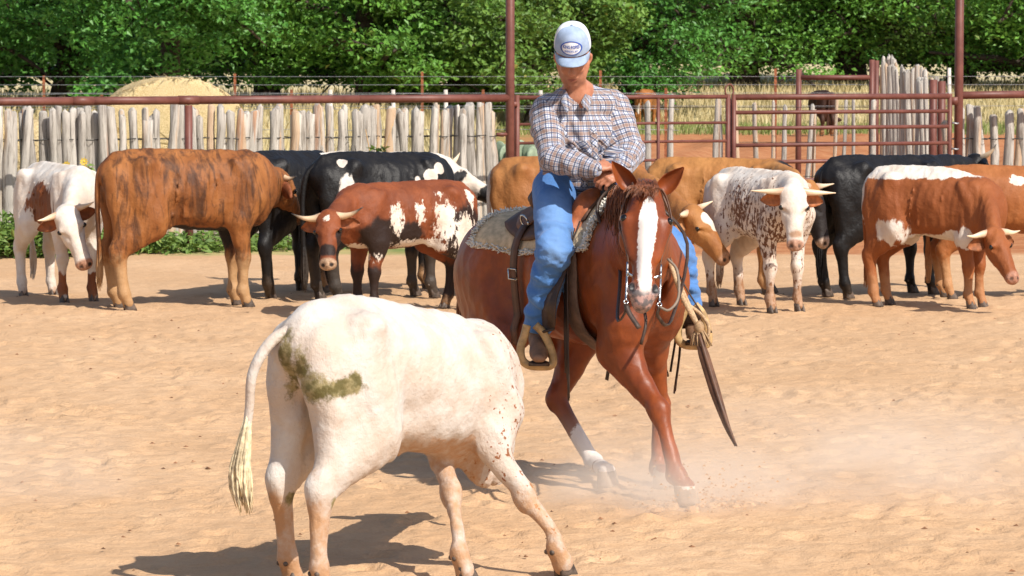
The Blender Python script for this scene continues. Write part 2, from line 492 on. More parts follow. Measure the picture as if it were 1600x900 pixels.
def coat_material(name, base, base2=None, dark=(.012, .009, .008), white=(.80, .76, .70), dirt=(.36, .19, .085), muzzle=(.45, .25, .17),
                  wn=(9, .7), dn=(7, .8), streak=(1, 1, .45), speck=None, specw=None, rough=.62, edge=.06, sheen=.0, hair=1.0, brindle=None):
    M = NT(name)
    v = M.map(scale=streak)
    n1 = M.noise(3.2, 4, .6, v); n2 = M.noise(38, 3, .6, v)
    b2 = base2 or tuple(x * .55 for x in base)
    c = M.mix(M.ss(n1, .32, .68), b2, base)
    if brindle:
        vb = M.map(scale=(2.1, 1.2, .5))
        nb = M.noise(4.2, 5, .68, vb, 1.0)
        c = M.mix(M.ss(nb, .44, .66, 0, .85), c, brindle)
        nb2 = M.noise(11, 5, .7, M.map(scale=(1.6, 1.2, .35)), .8); c = M.mix(M.ss(nb2, .50, .66, 0, .7), c, brindle)
    c = M.mix(M.ss(n2, .25, .75, 0, .22), c, tuple(x * .5 for x in base))
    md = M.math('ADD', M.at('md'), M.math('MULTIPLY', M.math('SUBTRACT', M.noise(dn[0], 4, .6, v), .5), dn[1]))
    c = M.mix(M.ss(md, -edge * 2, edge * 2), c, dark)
    mw = M.math('ADD', M.at('mw'), M.math('MULTIPLY', M.math('SUBTRACT', M.noise(wn[0], 6, .72, v), .5), wn[1] * 1.45))
    wc = M.mix(M.ss(M.noise(5, 5, .65), .35, .68), (white[0] * .90, white[1] * .80, white[2] * .72), white); wc = M.mix(M.ss(M.noise(55, 3, .7), .62, .72, 0, .35), wc, (white[0] * .6, white[1] * .5, white[2] * .42))
    wm = M.ss(mw, -edge, edge)
    if speck:
        sc, th, colr = speck
        sn = M.noise(sc, 3, .6); sp = M.ss(M.math('ADD', sn, M.math('MULTIPLY', M.at('ms'), .25)), th, th + .05)
        wc = M.mix(sp, wc, colr)
    c = M.mix(wm, c, wc)
    if specw:
        sc, th, colr = specw
        sn = M.noise(sc, 3, .6, v)
        c = M.mix(M.ss(M.math('ADD', sn, M.math('MULTIPLY', M.at('ms'), .25)), th, th + .04), c, colr)
    mt = M.math('ADD', M.at('mt'), M.math('MULTIPLY', M.math('SUBTRACT', M.noise(22, 4, .65), .5), 1.1))
    c = M.mix(M.ss(mt, -.2, .6, 0, .85), c, dirt)
    mg = M.math('ADD', M.at('mg'), M.math('MULTIPLY', M.math('SUBTRACT', M.noise(13, 6, .75), .5), 2.0))
    c = M.mix(M.ss(mg, -.05, .4, 0, .95), c, M.mix(M.ss(M.noise(20, 3), .4, .6), (.095, .078, .014), (.25, .20, .085)))
    c = M.mix(M.ss(M.at('mm'), -.15, .25), c, M.mix(M.ss(M.noise(45, 3), .4, .65), tuple(x * .7 for x in muzzle), muzzle)); c = M.mix(M.ss(M.at('mn'), 0, .5), c, (.02, .012, .01))
    hv = M.map(scale=(1, 1, .3)); hn = M.noise(150, 3, .7, hv); big = M.noise(13, 4, .6)
    nb = M.bump(hn, .30 * hair, .006); nb = M.bump(big, .40, .03, nb)
    M.set(color=c, rough=rough, normal=nb, spec=.28, sheen=sheen)
    return M.m

horn_m = None
def common_mats():
    global horn_m, eye_m, hoof_m, pinkear_m
    M = NT('horn'); t = M.at('tip'); n = M.noise(30, 4, .6, M.map(scale=(1, 1, 1)))
    c = M.mix(M.ss(M.math('ADD', t, M.math('MULTIPLY', M.math('SUBTRACT', n, .5), .3)), .55, .95), (.60, .43, .27), (.035, .028, .025))
    c = M.mix(M.ss(t, 0, .25), (.42, .24, .14), c)
    M.set(color=c, rough=.42, normal=M.bump(n, .2, .004)); horn_m = M.m
    M = NT('pale_horn'); t = M.at('tip'); n = M.noise(30, 4)
    c = M.mix(M.ss(M.math('ADD', t, M.math('MULTIPLY', M.math('SUBTRACT', n, .5), .3)), .0, .6), (.50, .27, .17), (.72, .56, .38))
    M.set(color=c, rough=.42, normal=M.bump(n, .2, .004))
    M = NT('eye'); M.set(color=(.006, .004, .003), rough=.06, spec=.6); eye_m = M.m
    hoof_m = simple('hoof', (.085, .06, .045), .6, .5, 30, 0, .4, 90)
common_mats()

CB = {  # cattle joints: hip-side chains, y for the left side
 'H': dict(stifle=(-.36, .17, .70), hock=(-.685, .145, .425), cann=(-.655, .145, .235), fet=(-.64, .145, .135), pas=(-.605, .145, .055)),
 'F': dict(elbow=(.36, .155, .66), knee=(.40, .14, .385), cann=(.40, .14, .22), fet=(.40, .14, .13), pas=(.43, .14, .055)),
}
SHIFT = dict(stifle=.12, hock=.5, cann=.85, fet=.95, pas=1.0, elbow=.06, knee=.5)

def make_cattle(name, label, cat, group, origin, heading, s, poll, muzzle, mat, paint, h=.015, feet={}, horns=None, tail=None, ear_mat=None,
                horn_mat=None, parts_more=True, head_len=.46, fat=1.0, fleshy=None, hook=1.0, up_hint=(0, 0, 1), face=(0, -1, .3), bony=1.0, neck_mid=None, tuft=None, extra=None, zf=lambda x: 0.0, sx=.92, ear_droop=.0, sw_n=46, sw_len=1.0, legk=(1.0, 1.0), dewlap=1.0, switch_mat=None, tail_sw=.03):
    th = R(heading); c, sn = math.cos(th), math.sin(th)
    O = np.array((origin[0], origin[1], 0.0))
    def loc(p):
        d = (np.asarray(p, float) - O) / s
        return np.array(((c * d[0] + sn * d[1]) / sx, -sn * d[0] + c * d[1], d[2]))
    root = empty(name, O, th, s)
    root.scale = (s * sx, s, s)
    tag(root, label, cat, group)
    B = Flesh()
    B.zf = zf
    f = fat
    Z = lambda x, y, z: np.array((x, y, z + zf(x)))
    B.chain([Z(-.71, 0, 1.03), Z(-.58, 0, 1.015), Z(-.40, 0, 1.00), Z(-.15, 0, .945), Z(.12, 0, .908), Z(.35, 0, .91), Z(.52, 0, .94), Z(.62, 0, .96)],
            [(.12, .11), (.185 * f, .18), (.205 * f, .208), (.232 * f, .256), (.242 * f, .290), (.21 * f, .300), (.165 * f, .27), (.13, .22)], .05)
    B.ell((-.70, 0, 1.10), (.07, .06, .06), .06)
    legs = {}
    for side, yy in (('L', 1), ('R', -1)):
        for e in 'HF':
            off = np.array(feet.get(side + e, (0, 0, 0)), float)
            J = {k: np.array((v[0], v[1] * yy, v[2])) + off * SHIFT[k] + V(0, 0, zf(v[0]) * {'elbow': .9, 'knee': .35}.get(k, 0)) for k, v in CB[e].items()}
            legs[side + e] = J
            if e == 'H':
                B.ell((-.46, .18 * yy, 1.09), (.06, .05, .05), .09 * hook)
                B.chain([(-.50, .12 * yy, .98), (-.44, .15 * yy, .84), J['stifle']], [(.12, .20), (.115, .19), (.085, .12)], .07)
                B.chain([(-.69, .09 * yy, 1.00), (-.68, .115 * yy, .84), (-.60, .13 * yy, .70)], [(.09, .09), (.085, .095), (.07, .08)], .06)
                kn = J['stifle'] + V(-.03, 0, -.02)
                B.chain([kn, kn * .5 + J['hock'] * .5 + V(.0, 0, .03), J['hock'] + V(.02, 0, .05)], [(.095, .15), (.078, .115), (.054, .078)], .05)
                B.chain([(-.66, .12 * yy, .74), J['hock'] * .5 + V(-.33, .065 * yy, .335), J['hock'] + V(-.045, 0, .05)], [.08, .05, .034], .04)
                B.ell(J['hock'] + V(-.02, 0, .01), (.056 * legk[0], .046 * legk[0], .075), .045)
            else:
                B.ell(Z(.42, .15 * yy, .97), (.12, .07, .20), .07)
                B.chain([Z(.50, .13 * yy, .84), J['elbow'] + V(.03, 0, .04)], [(.10, .12), (.085, .11)], .06, n=3)
                B.chain([J['elbow'], J['elbow'] * .5 + J['knee'] * .5 + V(.005, 0, 0), J['knee'] + V(0, 0, .03)], np.array([(.078, .10), (.060, .072), (.048, .052)]) * legk[1], .05)
                B.ell(J['knee'] + V(.006, 0, 0), (.051 * legk[1], .048 * legk[1], .066), .04)
            a = J['hock'] if e == 'H' else J['knee']
            hq = legk[0] if e == 'H' else .86 * legk[1]
            B.chain([a, J['cann'], J['fet']], [(.047 * hq, .062 * hq), (.039 * hq, .051 * hq), (.041 * hq, .049 * hq)], .04)
            kq = hq if e == 'H' else hq / .86
            B.ell(J['fet'] + V(-.004, 0, 0), (.050 * kq, .044 * kq, .05), .02)
            B.cone(J['fet'], J['pas'], .040 * kq, .043, .02)
    B.ell(Z(.52, 0, .74), (.13, .085, .12), .08)
    if fleshy == 'sheath': B.chain([(-.22, 0, .62), (-.10, 0, .575), (-.05, 0, .54)], [.035, .035, .022], .05)
    # neck and head
    p = loc(poll); mz = loc(muzzle); d = nrm(mz - p); L = head_len
    up = np.array((c * face[0] + sn * face[1], -sn * face[0] + c * face[1], face[2]), float)
    fu = nrm(up - d * (up @ d))
    sd = np.cross(fu, d)
    T = lambda t, a=0, b=0: p + d * (t * L) + sd * a + fu * b
    nb0 = Z(.46, 0, .98)
    nm = np.asarray(neck_mid, float) if neck_mid is not None else nb0 * .5 + (p - fu * .05) * .5 + V(.04, 0, .02)
    nend = T(.12, 0, -.05)
    tn = nrm(nend - nb0); sN = nrm(np.cross((0, 0, 1), tn)) if abs(tn[2]) < .9 else V(0, 1, 0)
    B.chain([nb0, nm, nend], [(.14, .22), (.105, .165), (.085, .115)], .08, side=sN, n=5)
    if dewlap:
        B.chain([Z(.58, 0, .76), nm + V(.02, 0, -.17), T(.3, 0, -.12)], [(.03, .07), (.022, .06), (.03, .05)], .07, side=sN, n=5)
    B.chain([T(-.03), T(.25), T(.55, 0, -.005), T(.84, 0, -.008), T(.99, 0, -.01)], [(.104, .096), (.114, .112), (.082, .092), (.072, .072), (.078, .062)], .03, side=sd, n=5)
    for q in (1, -1):
        B.ell(T(.30, .098 * q, .035), .036, .03)
        B.chain([T(.30, .112 * q, .03), T(.48, .06 * q, .07)], [.012, .012], .03, op=-1)
        B.ell(T(.45, .05 * q, -.06), (.03, .03, .03), .06)
        B.ell(T(-.02, .075 * q, .03), .035, .04)
    B.chain([T(.3, 0, -.075), T(.6, 0, -.07), T(.92, 0, -.05)], [(.06, .05), (.045, .04), (.045, .03)], .03, side=sd)
    for q in (1, -1):
        B.chain([T(1.05, .042 * q, .034), T(1.13, .034 * q, .010)], [.021, .016], .008, side=sd, op=-1, n=1)
    if tuft: B.ell(T(-.09, 0, .04), (.07, .07, .05), .05)
    for q in (1, -1):
        b_ = bony
        B.ell(Z(-.45, .185 * q, 1.125), (.05, .04, .04 * b_), .08)
        B.ell(Z(-.70, .10 * q, 1.06), (.05, .045, .05), .05)
        B.ell(Z(-.26, .275 * q, 1.04), (.14, .06 * b_, .09), .09, op=-1)
        B.ell(Z(.17, .295 * q, .98), (.07, .05 * b_, .22), .10, op=-1)
        B.chain([Z(.32, .17 * q, 1.13), Z(.42, .19 * q, 1.0), Z(.50, .185 * q, .85)], [.028, .036, .05], .05, n=3)
        B.chain([Z(-.42, .19 * q, .80), Z(-.32, .17 * q, .69), Z(-.22, .11 * q, .635)], [(.02, .045), (.014, .045), (.01, .03)], .06)
        for i in range(5 if b_ > .5 else 0):
            x = .14 - i * .085
            B.chain([Z(x + .03, .19 * q, 1.08), Z(x, .238 * q, .93), Z(x - .02, .19 * q, .72)], [.005, .006, .005], .016, n=3)
    B.chain([Z(-.66, 0, 1.185), Z(-.40, 0, 1.20), Z(.05, 0, 1.19), Z(.30, 0, 1.18)], [.02, .025, .022, .02], .09)
    B.ell(Z(.02, 0, .735), (.32, .17, .11), .10)
    if extra: extra(B, legs, T, Z)
    me, v = B.mesh(name + '_body', h / s, 1)
    me, v = wrinkle(me, v, .007, 5.0, len(label) * 1.7, (1, 1, .7), False)
    me, v = wrinkle(me, v, .0045, 9.0, len(label) * 3.1, (1.5, 1.0, .55), True)
    for k, val in paint(v, T, legs).items(): attr(me, k, val)
    # muzzle pad
    q = v - p; t = (q @ d) / L; 
    lat = np.abs(q @ sd)
    attr(me, 'mm', np.where((t > .5) & (lat < .12) & (np.linalg.norm(v - T(1.0), axis=1) < .13), (t - .95) * 5 + (q @ fu) * 1.0, -1))
    nd = np.minimum(np.linalg.norm(v - T(1.07, .042, .026), axis=1), np.linalg.norm(v - T(1.07, -.042, .026), axis=1)); attr(me, 'mn', 1 - nd / .030)
    body = link('body', me, mat, root)
    # parts
    for q in (1, -1):
        eb = MB(); eb.ball(T(.30, .113 * q, .044), .022, 12, 8); eb.build('eye', eye_m, root)
        # ear: a cupped leaf
        base = T(.03, .095 * q, -.02); ax = nrm(sd * q * 1.0 - d * (-.10 + .35 * ear_droop * -1) - fu * (.18 + ear_droop)); nn = nrm(fu * .75 + d * .65 - ax * ((fu * .75 + d * .65) @ ax)); wv = np.cross(ax, nn)
        ev = []; ef = []; NU, NW = 7, 6
        for layer in (0, 1):
            for i in range(NU + 1):
                u = i / NU; w = .062 * math.sin(PI * min(1, .10 + .90 * u) ** .8) ** .75 * (1 - .15 * u) + .006
                for j in range(NW + 1):
                    z = j / NW * 2 - 1
                    ev.append(base + ax * (.185 * u) + wv * (w * z) + nn * (-.03 * (1 - z * z) * (1 - u * .5) + (.0 if layer == 0 else -.010) - .03 * u * u))
        st = NW + 1; L0 = (NU + 1) * st
        for i in range(NU):
            for j in range(NW):
                a = i * st + j; ef.append((a, a + st, a + st + 1, a + 1)); b = L0 + a; ef.append((b, b + 1, b + st + 1, b + st))
        for i in range(NU):
            ef.append((i * st, L0 + i * st, L0 + (i + 1) * st, (i + 1) * st)); a = i * st + NW; ef.append((a, a + st, L0 + a + st, L0 + a))
        for j in range(NW): a = NU * st + j; ef.append((a, L0 + a, L0 + a + 1, a + 1))
        em = mesh_np('ear', np.array(ev), ef); link('ear', em, ear_mat or mat, root)
        if ear_mat is None:
            for k in ('mw', 'md', 'mt', 'ms', 'mg', 'mm', 'mn'): attr(em, k, np.full(len(ev), -1.0))
        if horns:
            path = [T(-.06 + a * 1.0, (.06 + b) * q, .035 + cc) for (a, b, cc) in horns['path']]
            sp = spline(path, 5); n = len(sp); r0 = horns.get('r', .033)
            if horns.get('one') and q != horns['one']: continue
            hm = MB().tube(sp, [max(.004, r0 * (1 - (i / (n - 1)) ** 1.3 * .93)) for i in range(n)], 10)
            hme = hm.mesh('horn'); attr(hme, 'tip', np.repeat(np.linspace(0, 1, n), 10))
            link('horn', hme, horn_mat or horn_m, root)
    for kk, J in legs.items():
        fw = nrm((J['pas'] - J['fet']) * V(1, 1, 0) + V(.03, 0, 0)); lt = V(-fw[1], fw[0], 0)
        hb = MB(); z0 = J['pas'][2] - .055
        for q in (1, -1):
            for i, (r1, zz) in enumerate(((1.0, .0), (.92, .035), (.72, .075))): pass
            vv = []; ff = []; K = 10
            for (r1, zz, fx) in ((1.0, .0, .012), (.98, .012, .010), (.88, .04, .0), (.72, .075, -.012)):
                for k in range(K):
                    a = 2 * PI * k / K
                    ex = math.cos(a); ey = math.sin(a)
                    vv.append(J['pas'] * V(1, 1, 0) + V(0, 0, z0 + zz) + fw * (.052 * ex * r1 * (1 + .15 * ex) + fx) + lt * (.0215 * q + .021 * ey * r1))
            for i in range(3):
                for k in range(K): ff.append((i * K + k, i * K + (k + 1) % K, (i + 1) * K + (k + 1) % K, (i + 1) * K + k))
            ff.append(tuple(reversed(range(K)))); ff.append(tuple(range(3 * K, 4 * K)))
            hb.add(vv, ff)
        hb.ball(J['fet'] - fw * .036 + lt * .02 - V(0, 0, .02), .012, 8, 6); hb.ball(J['fet'] - fw * .036 - lt * .02 - V(0, 0, .02), .012, 8, 6)
        hb.build('hoof', hoof_m, root)
    # tail with its switch
    tp = tail or [(-.74, 0, 1.12), (-.80, 0, 1.06), (-.82, .0, .88), (-.81, .01, .62), (-.80, .02, .46)]
    sp = spline(tp, 5); n = len(sp)
    tb = MB().tube(sp, [(.036 if i < 3 else .029) * (1 - .40 * i / n) for i in range(n)], 10)
    tme = tb.mesh('tail'); P = np.array(tb.v)
    pt = paint(P, T, legs); 
    for k in ('mw', 'md', 'mt', 'ms', 'mg'): attr(tme, k, pt.get(k, np.full(len(P), -1.0)))
    attr(tme, 'mm', np.full(len(P), -1.0)); attr(tme, 'mn', np.full(len(P), -1.0))
    to = link('tail', tme, mat, root)
    rnd = random.Random(hash(label) % 1000 if False else len(label) * 7)
    sw = MB(); e = sp[-1]; dr = nrm(sp[-1] - sp[-3])
    for i in range(sw_n):
        a = rnd.uniform(0, 2 * PI); rr = tail_sw * math.sqrt(rnd.random()); ln = rnd.uniform(.18, .34) * sw_len
        o = V(math.cos(a) * rr, math.sin(a) * rr, 0)
        p0 = e - dr * rnd.uniform(0, .16) + o * .25; p1 = e + dr * ln * .45 + o * 1.1 + V(0, 0, 0); p2 = e + V(0, 0, -1) * ln * .95 + o * .8 + V(rnd.uniform(-.01, .01), rnd.uniform(-.01, .01), 0)
        sw.tube(spline([p0, p1, p2], 3), [.007, .008, .007, .0065, .006, .004, .002], 4)
    sw.build('tail_switch', switch_mat or mat, to)
    if not switch_mat:
        sm = to.children[0].data
        P = np.array(sw.v); pt = paint(P, T, legs)
        for k in ('mw', 'md', 'mt', 'ms', 'mg'): attr(sm, k, pt.get(k, np.full(len(P), -1.0)))
        attr(sm, 'mm', np.full(len(P), -1.0)); attr(sm, 'mn', np.full(len(P), -1.0))
    return root

def anchor(px, py, heading, s, which='mid', sx=.92):
    g = gnd(px, py); x = {'mid': -.10, 'hind': -.62, 'front': .42}[which]
    th = R(heading)
    return g[:2] - s * sx * x * np.array((math.cos(th), math.sin(th)))

def feet_at(origin, heading, s, px, sx=1.0):
    th = R(heading); c, sn = math.cos(th), math.sin(th); out = {}
    for k, (x, y) in px.items():
        d = (gnd(x, y)[:2] - np.asarray(origin[:2])) / s
        b = CB[k[1]]['pas']
        out[k] = ((c * d[0] + sn * d[1]) / sx - b[0], -sn * d[0] + c * d[1] - b[1] * (1 if k[0] == 'L' else -1), 0)
    return out
TAN_EAR = None
HORN_STRAIGHT = dict(path=[(0, 0, 0), (-.02, .07, .0), (-.03, .16, .015), (-.03, .25, .05)], r=.036)
HORN_UP = dict(path=[(0, 0, 0), (-.01, .08, .0), (-.03, .17, .05), (-.07, .22, .13)], r=.036)
HORN_FLAT = dict(path=[(0, 0, 0), (.0, .09, .0), (.0, .19, .01), (-.02, .29, .02)], r=.036)

def paint_none(v, T, legs):
    n = len(v); q = np.full(n, -1.0)
    return dict(mw=q, md=q.copy(), mt=q.copy(), ms=q * 0, mg=q.copy())
def lowleg(v, top=.30, soft=.15):
    return np.clip((top - v[:, 2]) / soft, -1, 1)

# --- the white steer in front
def front_steer():
    s = .935; hd = 47.0
    sx = .88; o = anchor(494, 927, hd, s, 'hind', sx)
    feet = feet_at(o, hd, s, dict(LH=(458, 920), RH=(506, 938), LF=(727, 912), RF=(880, 901)), sx)
    zf = lambda x: -.145 * float(np.clip((x + .35) / .9, 0, 1)) ** 1.2
    def paint(v, T, legs):
        p = paint_none(v, T, legs); x, y, z = v.T
        p['mw'] = np.full(len(v), 1.0)
        # reddish mud low on the legs, on the back of hocks and on the knees
        hb = np.maximum(blobs(v, [(legs[k]['hock'] + V(-.03, 0, -.08), (.06, .05, .20)) for k in ('LH', 'RH')]),
                        blobs(v, [(legs[k]['fet'] + V(.0, 0, -.05), (.09, .07, .13)) for k in ('LH', 'RH', 'LF', 'RF')] + [(legs['RF']['knee'] + V(.04, 0, 0), (.07, .06, .10))]))
        belly = np.clip((.66 + .02 * np.sin(x * 9) - z) / .10, -1, 1) * np.where((x > -.30) & (x < .48) & (np.abs(y) < .17), 1, 0) + np.where((x > -.30) & (x < .48) & (np.abs(y) < .17), 0, -1)
        dl = blobs(v, [(Z_(.55, 0, .60), (.24, .13, .22))]) if False else -1
        p['mt'] = np.maximum(np.maximum(hb * 1.5, np.clip((.40 - z) / .22, -1, .30)), belly * .30)
        p['md'] = np.maximum(blobs(v, [((.58, 0, .55), (.22, .14, .17)), ((.25, 0, .60), (.40, .16, .09)), (T(.4), (.3, .16, .3))]), -1)
        p['mg'] = np.maximum(blobs(v, [((-.81, -.01, .93), (.10, .05, .22)), ((-.76, -.13, .875), (.10, .10, .07)), ((-.67, -.19, .875), (.16, .09, .048)), ((-.60, -.22, .90), (.04, .07, .06)), ((-.76, .02, .8), (.06, .05, .14)), ((-.78, -.06, .97), (.05, .06, .10))]),
                             blobs(v, [(legs['LH']['hock'] + V(.02, -.03, -.03), (.04, .05, .035)), (legs['LH']['hock'] + V(-.04, 0, .0), (.03, .04, .05)), (legs['RH']['hock'] + V(.03, -.04, -.02), (.03, .02, .03))]) * .8)
        p['ms'] = np.clip((x - .25) / .4, -1, .6) + blobs(v, [(legs['RF']['elbow'], (.25, .2, .35))]) * .3
        return p
    m = coat_material('steer_white_coat', (.5, .2, .08), white=(.565, .52, .475), dark=(.50, .30, .16), dn=(6, .7), dirt=(.40, .20, .08), speck=(34, .715, (.25, .10, .045)), muzzle=(.5, .3, .2), hair=1.2)
    def extra(B, legs, T, Z):
        # ribs, flank fold, dewlap, sheath, tail root cords
        B.chain([Z(.34, 0, .73), Z(.48, 0, .66), Z(.59, 0, .65), Z(.64, 0, .80)], [(.05, .09), (.05, .13), (.045, .15), (.045, .12)], .07)
        B.chain([Z(-.26, 0, .73), Z(-.14, 0, .665), Z(-.09, -.01, .60)], [.035, .032, .018], .05)
        B.cone(Z(-.09, -.01, .60), Z(-.09, -.01, .575), .016, .010, .02)
    t = [(-.73, 0, 1.11), (-.84, .05, 1.07), (-.925, .09, .94), (-.93, .11, .78), (-.945, .13, .62)]
    swm = simple('tail_switch_hair', (.58, .48, .31), .8, .4, 30)
    root = make_cattle('steer', 'white steer in front with its back to the camera, greenish manure smeared on its rump', 'steer', None, o, hd, s,
                at(735, 622, 14.95), at(740, 690, 15.25), m, paint, .009, feet, None, t, sx=sx, zf=zf, extra=extra, dewlap=1, hook=1.1, legk=(.86, .76), ear_mat=m, face=(.3, .9, .3), bony=.35, neck_mid=(.60, .20, .78), switch_mat=swm, tail_sw=.046, sw_n=110, sw_len=.85, fat=.97)
    return root
front_steer()
# ------------------------------------------------------------------ the cattle along the fence
HERD = 'cattle standing along the fence'
def ear_mat(name, c): return simple(name, c, .7, .35, 18)
def rel(s, hd, o, p):      # a local point of an animal, in the place
    th = R(hd); return np.array((o[0] + s * (math.cos(th) * p[0] - math.sin(th) * p[1]), o[1] + s * (math.sin(th) * p[0] + math.cos(th) * p[1]), s * p[2]))
def painter(white=None, dark=None, dirt=None, spot=None, legdirt=.22, face=None, under=None):
    def paint(v, T, legs):
        p = paint_none(v, T, legs)
        if white: p['mw'] = white(v, T, legs)
        if dark: p['md'] = dark(v, T, legs)
        p['mt'] = np.clip((legdirt - v[:, 2]) / .2, -1, .6) if legdirt else np.full(len(v), -1.0)
        if dirt: p['mt'] = np.maximum(p['mt'], dirt(v, T, legs))
        if spot: p['ms'] = spot(v, T, legs)
        return p
    return paint
def facemask(v, T, pts):      # blobs in head coordinates (t along, a across, b up)
    return blobs(v, [(T(*c), r) for c, r in pts])

# white calf with the red side
s, hd = .98, -60; o = anchor(90, 468, hd, s); D = o[1]
red_ear = ear_mat('red_ear', (.22, .07, .025))
make_cattle('calf', 'white calf with a brown patch on its side, at the left end of the herd', 'calf', HERD, o, hd, s, at(104, 338, D - .95), at(128, 402, D - 1.05),
    coat_material('white_red_coat', (.27, .085, .028), white=(.66, .61, .55), wn=(5, .9), dirt=(.27, .12, .05), muzzle=(.42, .22, .14)),
    painter(white=lambda v, T, L: -np.maximum(blobs(v, [((.02, -.25, .86), (.34, .14, .26)), ((.26, -.22, .70), (.16, .12, .19)), ((.45, -.16, .86), (.09, .09, .14))]) * 1.0, blobs(v, [(T(.2, .10, -.06), (.09, .09, .09)), (L['LF']['fet'] + V(0, 0, .02), (.09, .09, .17)), (L['RF']['fet'] + V(0, 0, .02), (.09, .09, .17))])) + .12, legdirt=.1),
    .016, {}, dict(path=[(0, 0, 0), (.01, .07, .01), (.02, .14, .02), (.02, .20, .05)], r=.034), ear_mat=red_ear, horn_mat=bpy.data.materials['pale_horn'], fat=.92, face=(.2, -1, .3))

# brindle steer
s, hd = 1.10, 22; o = anchor(283, 481, hd, s); D = o[1]
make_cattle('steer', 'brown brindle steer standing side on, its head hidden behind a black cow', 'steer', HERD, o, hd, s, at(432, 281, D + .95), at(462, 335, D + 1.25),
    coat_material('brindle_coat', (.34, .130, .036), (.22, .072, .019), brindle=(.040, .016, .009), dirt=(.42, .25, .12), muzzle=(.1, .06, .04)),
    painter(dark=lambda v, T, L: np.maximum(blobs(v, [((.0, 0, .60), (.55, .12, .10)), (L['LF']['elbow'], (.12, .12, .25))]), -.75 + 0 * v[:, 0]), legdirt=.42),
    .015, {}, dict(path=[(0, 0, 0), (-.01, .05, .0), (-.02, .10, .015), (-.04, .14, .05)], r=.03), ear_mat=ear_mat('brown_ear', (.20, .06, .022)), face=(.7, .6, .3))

# black cow behind it
s, hd = 1.06, 62; o = anchor(398, 467, hd, s, 'hind'); D = o[1]
blk = coat_material('black_coat', (.010, .0085, .0085), (.006, .005, .005), dirt=(.05, .032, .02), muzzle=(.02, .018, .018), rough=.5)
make_cattle('cow', 'all black cow mostly hidden between the brindle steer and the black and white cow', 'cow', HERD, o, hd, s, at(470, 268, D + 1.6), at(500, 330, D + 1.9), blk, painter(), .017, {}, HORN_UP, face=(.6, .7, .3))

# black and white cow
s, hd = 1.06, 36; o = anchor(512, 471, hd, s, 'hind'); D = o[1]
bw = coat_material('black_white_coat', (.011, .0095, .009), (.007, .006, .006), white=(.64, .60, .55), wn=(9, .75), dirt=(.06, .045, .035), muzzle=(.03, .02, .02), rough=.5)
make_cattle('cow', 'large black cow with a white blotch on its thigh and a jagged white streak', 'cow', HERD, o, hd, s, at(652, 256, D + 1.0), at(700, 296, D + 1.2), bw,
    painter(white=lambda v, T, L: blobs(v, [((-.56, -.20, .90), (.09, .10, .15)), ((-.56, -.14, 1.15), (.05, .05, .05)), ((.33, -.24, 1.03), (.07, .09, .06)), ((.21, -.27, .97), (.05, .08, .10)), ((.45, -.22, 1.09), (.07, .09, .05))]), legdirt=.42),
    .016, {}, dict(path=[(0, 0, 0), (-.01, .04, .0), (-.02, .07, .02), (-.04, .09, .05)], r=.026), ear_mat=ear_mat('dark_brown_ear', (.035, .016, .010)),
    tail=[(-.74, 0, 1.12), (-.82, .02, 1.06), (-.86, .03, .88), (-.86, .03, .62), (-.85, .03, .40)], face=(.8, .5, .4))

# white backed cow behind it
s, hd = 1.04, 12; o = anchor(585, 456, hd, s); D = o[1]
make_cattle('cow', 'white backed cow with a black and white face, nearly hidden behind a large black cow', 'cow', HERD, o, hd, s, at(700, 272, D + .2), at(757, 300, D + .1),
    coat_material('white_black_coat', (.012, .010, .010), white=(.64, .60, .54), wn=(6, .8), muzzle=(.06, .04, .04)),
    painter(white=lambda v, T, L: np.maximum(blobs(v, [((-.25, 0, 1.0), (.60, .5, .5)), (T(.55), (.14, .14, .14))]), np.clip((v[:, 2] - 1.05) * 6, -1, .4)) - blobs(v, [((.1, -.2, .75), (.4, .2, .3)), (T(.05, 0, 0), (.13, .13, .13))], 0)), .017, {}, HORN_FLAT, horn_mat=bpy.data.materials['pale_horn'], ear_mat=blk, face=(.7, -.5, .5))

# red steer with white flecks
s, hd = .89, -143; o = anchor(640, 486, hd, s); D = o[1]
dark_face = lambda v, T, L: np.maximum(blobs(v, [(T(.42, .09, -.02), (.08, .08, .10)), (T(.42, -.09, -.02), (.06, .06, .09)), (T(.75, 0, .02), (.08, .08, .08)), ((.28, .22, .70), (.40, .14, .20)), ((-.55, .2, .7), (.25, .2, .3))]), np.clip((.45 - v[:, 2]) * 3, -1, .7))
make_cattle('steer', 'dark red steer flecked with white, facing the camera with upturned horns', 'steer', HERD, o, hd, s, at(514, 345, D - .80), at(512, 416, D - 1.05),
    coat_material('red_roan_coat', (.235, .062, .019), (.15, .038, .013), white=(.66, .60, .53), wn=(17, 1.5), dark=(.022, .011, .008), dn=(5, .8), muzzle=(.46, .30, .19), streak=(1.6, 1.6, .7)),
    painter(white=lambda v, T, L: np.maximum(blobs(v, [((.20, .27, .88), (.10, .12, .20)), ((-.06, .30, .98), (.09, .12, .23)), ((-.33, .28, .88), (.13, .14, .26)), ((-.55, .22, .72), (.17, .16, .24)), ((-.66, .14, 1.05), (.05, .08, .13)), ((-.30, .22, 1.12), (.07, .07, .05)), ((.40, .14, .55), (.07, .08, .10)), ((-.1, .18, .62), (.40, .14, .09)), ((.52, .04, .62), (.16, .12, .06))]) * .9 - .18, facemask(v, T, [((.12, .0, .08), (.035, .035, .05))])), dark=dark_face, legdirt=.1),
    .0145, {}, dict(path=[(0, 0, 0), (.02, .08, -.005), (.015, .17, .02), (-.07, .27, .05)], r=.040), ear_mat=ear_mat('russet_ear', (.25, .075, .025)), fat=1.0, sx=1.02, face=(-.15, -1, .3))

